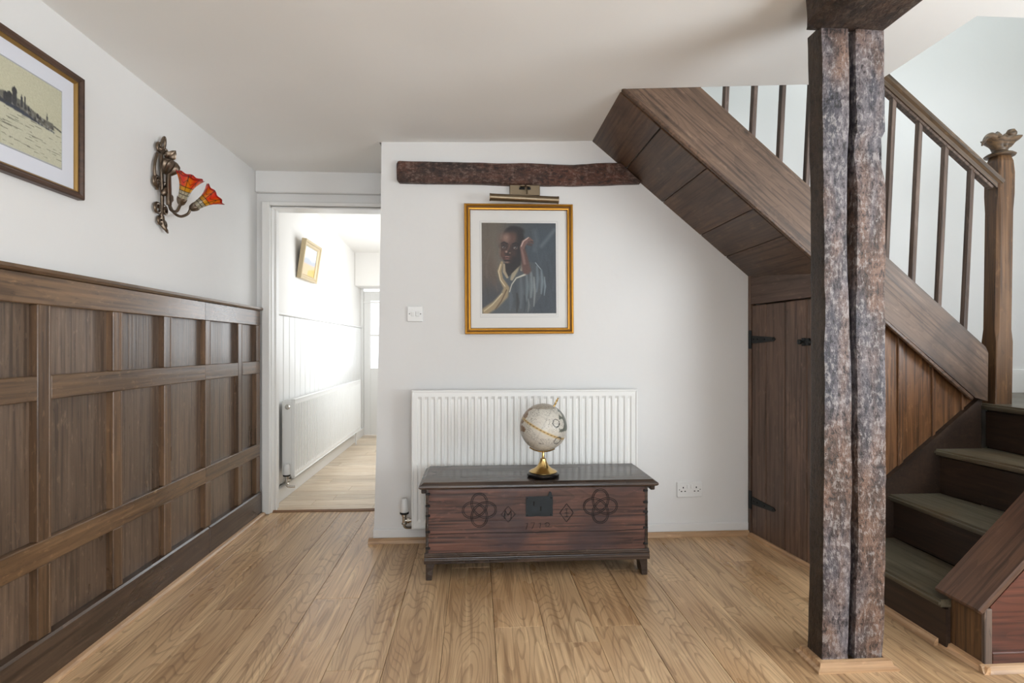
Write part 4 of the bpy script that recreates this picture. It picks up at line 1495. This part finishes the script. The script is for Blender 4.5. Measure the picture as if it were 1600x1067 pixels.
pth = smooth_path([(wx, yc, 1.66), (wx + .006, yc + .004, 1.62), (wx + .016, yc + .012, 1.600), (wx + .012, yc + .032, 1.592)])
b = tube(pth, [.014 * (1 - .7 * i / (len(pth) - 1)) for i in range(len(pth))], b, 8)
obj('back_bracket', b, m_bronze, ws, smooth=True)
obj('leaf', lathe([(0, 0), (.014, .012), (.018, .03), (.009, .050), (0, .06)], Matrix.Translation((wx + .014, yc + .022, 1.915)) @ Matrix.Rotation(.7, 4, 'Y'), 12,
                  fn=lambda r, h, a, i: (r * (1 + .35 * math.cos(3 * a)), h)), m_bronze, ws, smooth=True)


def fluted(r, h, a, i):
    return r * (1 + .10 * math.cos(12 * a)), h


obj('shell_cup', lathe([(.014, -.04), (.020, -.034), (.032, -.015), (.037, .004), (.032, .019), (.018, .029), (0, .032)],
                       along((wx + .036, yc + .006, 1.882), (.45, .1, .9)), 48, fn=fluted), m_bronze, ws, smooth=True)
obj('stem', tube([(wx + .032, yc, 1.86), (wx + .032, yc, 1.78), (wx + .034, yc, 1.71)], [.010, .012, .011], None, 12), m_bronze, ws, smooth=True)
S1b, S1m = Vector((-1.287, 2.555, 1.708)), Vector((-1.238, 2.535, 1.822))
S2b, S2m = Vector((-1.311, 2.70, 1.719)), Vector((-1.222, 2.735, 1.796))
base_ = Vector((wx + .034, yc, 1.715))
b = smooth_path([base_, (wx + .05, yc - .012, 1.684), (-1.315, 2.575, 1.676), S1b - (S1m - S1b).normalized() * .008])
obj('arm', tube(b, .0062, None, 10), m_bronze, ws, smooth=True)
b = smooth_path([base_, (wx + .045, yc + .016, 1.682), (-1.343, 2.66, 1.672), (-1.326, 2.69, 1.690), S2b - (S2m - S2b).normalized() * .008])
obj('arm', tube(b, .0062, None, 10), m_bronze, ws, smooth=True)


def shade(base, mouth, flip):
    d = mouth - base
    L = d.length
    M = along(base, d)
    prof_ = [(.015, 0), (.017, .12), (.019, .25), (.022, .40), (.026, .55), (.033, .70), (.043, .84), (.053, .95), (.058, 1.0)]
    n, m = 96, 40
    ts = np.linspace(0, 1, m)
    rs = np.interp(ts, [p[1] for p in prof_], [p[0] for p in prof_])
    vs, cs, fs = [], [], []
    PIv = WMAT[ws.name].inverted()
    for i, (t, r) in enumerate(zip(ts, rs)):
        for k in range(n):
            a = 2 * PI * k / n
            ruf = 1 + .045 * max(0, (t - .6) / .4) * math.cos(8 * a)
            hh = t * L + .003 * max(0, (t - .7) / .3) * math.cos(8 * a)
            vs.append(tuple(PIv @ (M @ Vector((r * ruf * math.cos(a), r * ruf * math.sin(a), hh)))))
            cell = (a * 8 / (2 * PI)) % 1
            lead = min(cell, 1 - cell) < .05
            if t > .58:
                c = (226, 74 + 34 * math.sin(5 * a) + 60 * (1 - t), 18)
                if t > .93:
                    c = (168, 24, 14)
                lead = lead or abs(t - .77 - .05 * math.cos(8 * a)) < .013 or abs(t - .585) < .013
            elif t > .42:
                c = (214, 152, 30)
                lead = lead or abs(t - .425) < .013
            elif t > .16:
                c = (176, 166, 140)
                cell2 = (a * 10 / (2 * PI) + .5 * (t > .3)) % 1
                lead = min(cell2, 1 - cell2) < .06 or abs(t - .3) < .014
            else:
                c = (84, 48, 40)
            cs.append((44, 34, 28) if lead else c)
    for i in range(m - 1):
        for k in range(n):
            fs.append((i * n + k, i * n + (k + 1) % n, (i + 1) * n + (k + 1) % n, (i + 1) * n + k))
    me = bpy.data.meshes.new('flower_shade')
    me.from_pydata(vs, [], fs)
    cc = np.array(cs, float) / 255
    cc = np.where(cc <= .04045, cc / 12.92, ((cc + .055) / 1.055) ** 2.4)
    at = me.color_attributes.new('Col', 'FLOAT_COLOR', 'POINT')
    at.data.foreach_set('color', np.concatenate([cc, np.ones((len(cc), 1))], 1).astype(np.float32).reshape(-1))
    me.polygons.foreach_set('use_smooth', [True] * len(me.polygons))
    me.materials.append(m_glass_shade)
    o = bpy.data.objects.new('flower_shade', me)
    COL.objects.link(o)
    o.parent = ws
    o['label'] = 'orange and yellow stained glass flower shade'
    WMAT[o.name] = WMAT[ws.name].copy()
    obj('bulb', lathe([(.010, 0), (.012, .03), (.017, .055), (.015, .075), (.006, .088), (0, .09)], along(base + d * .25, d), 16), plain('frosted_bulb', (236, 232, 222), .3), o, smooth=True)
    obj('calyx', lathe([(.006, -.012), (.012, -.007), (.0165, .0), (.0185, .010), (.0195, .018), (.019, .020)], M, 25,
                       fn=lambda r, h, a, i: (r * (1 + (.12 * math.cos(5 * a) if i > 2 else 0)), h + (.005 * math.cos(5 * a) if i > 3 else 0))), m_bronze, ws, smooth=True)


shade(S1b, S1m, 0)
shade(S2b, S2m, 1)
for (yy, zz) in ((yc - .012, 1.765), (yc + .036, 1.745)):
    obj('leaf', lathe([(0, 0), (.012, .008), (.015, .022), (.008, .038), (0, .044)], Matrix.Translation((wx + .012, yy, zz - .02)) @ Matrix.Rotation(.4, 4, 'Y'), 10), m_bronze, ws, smooth=True)
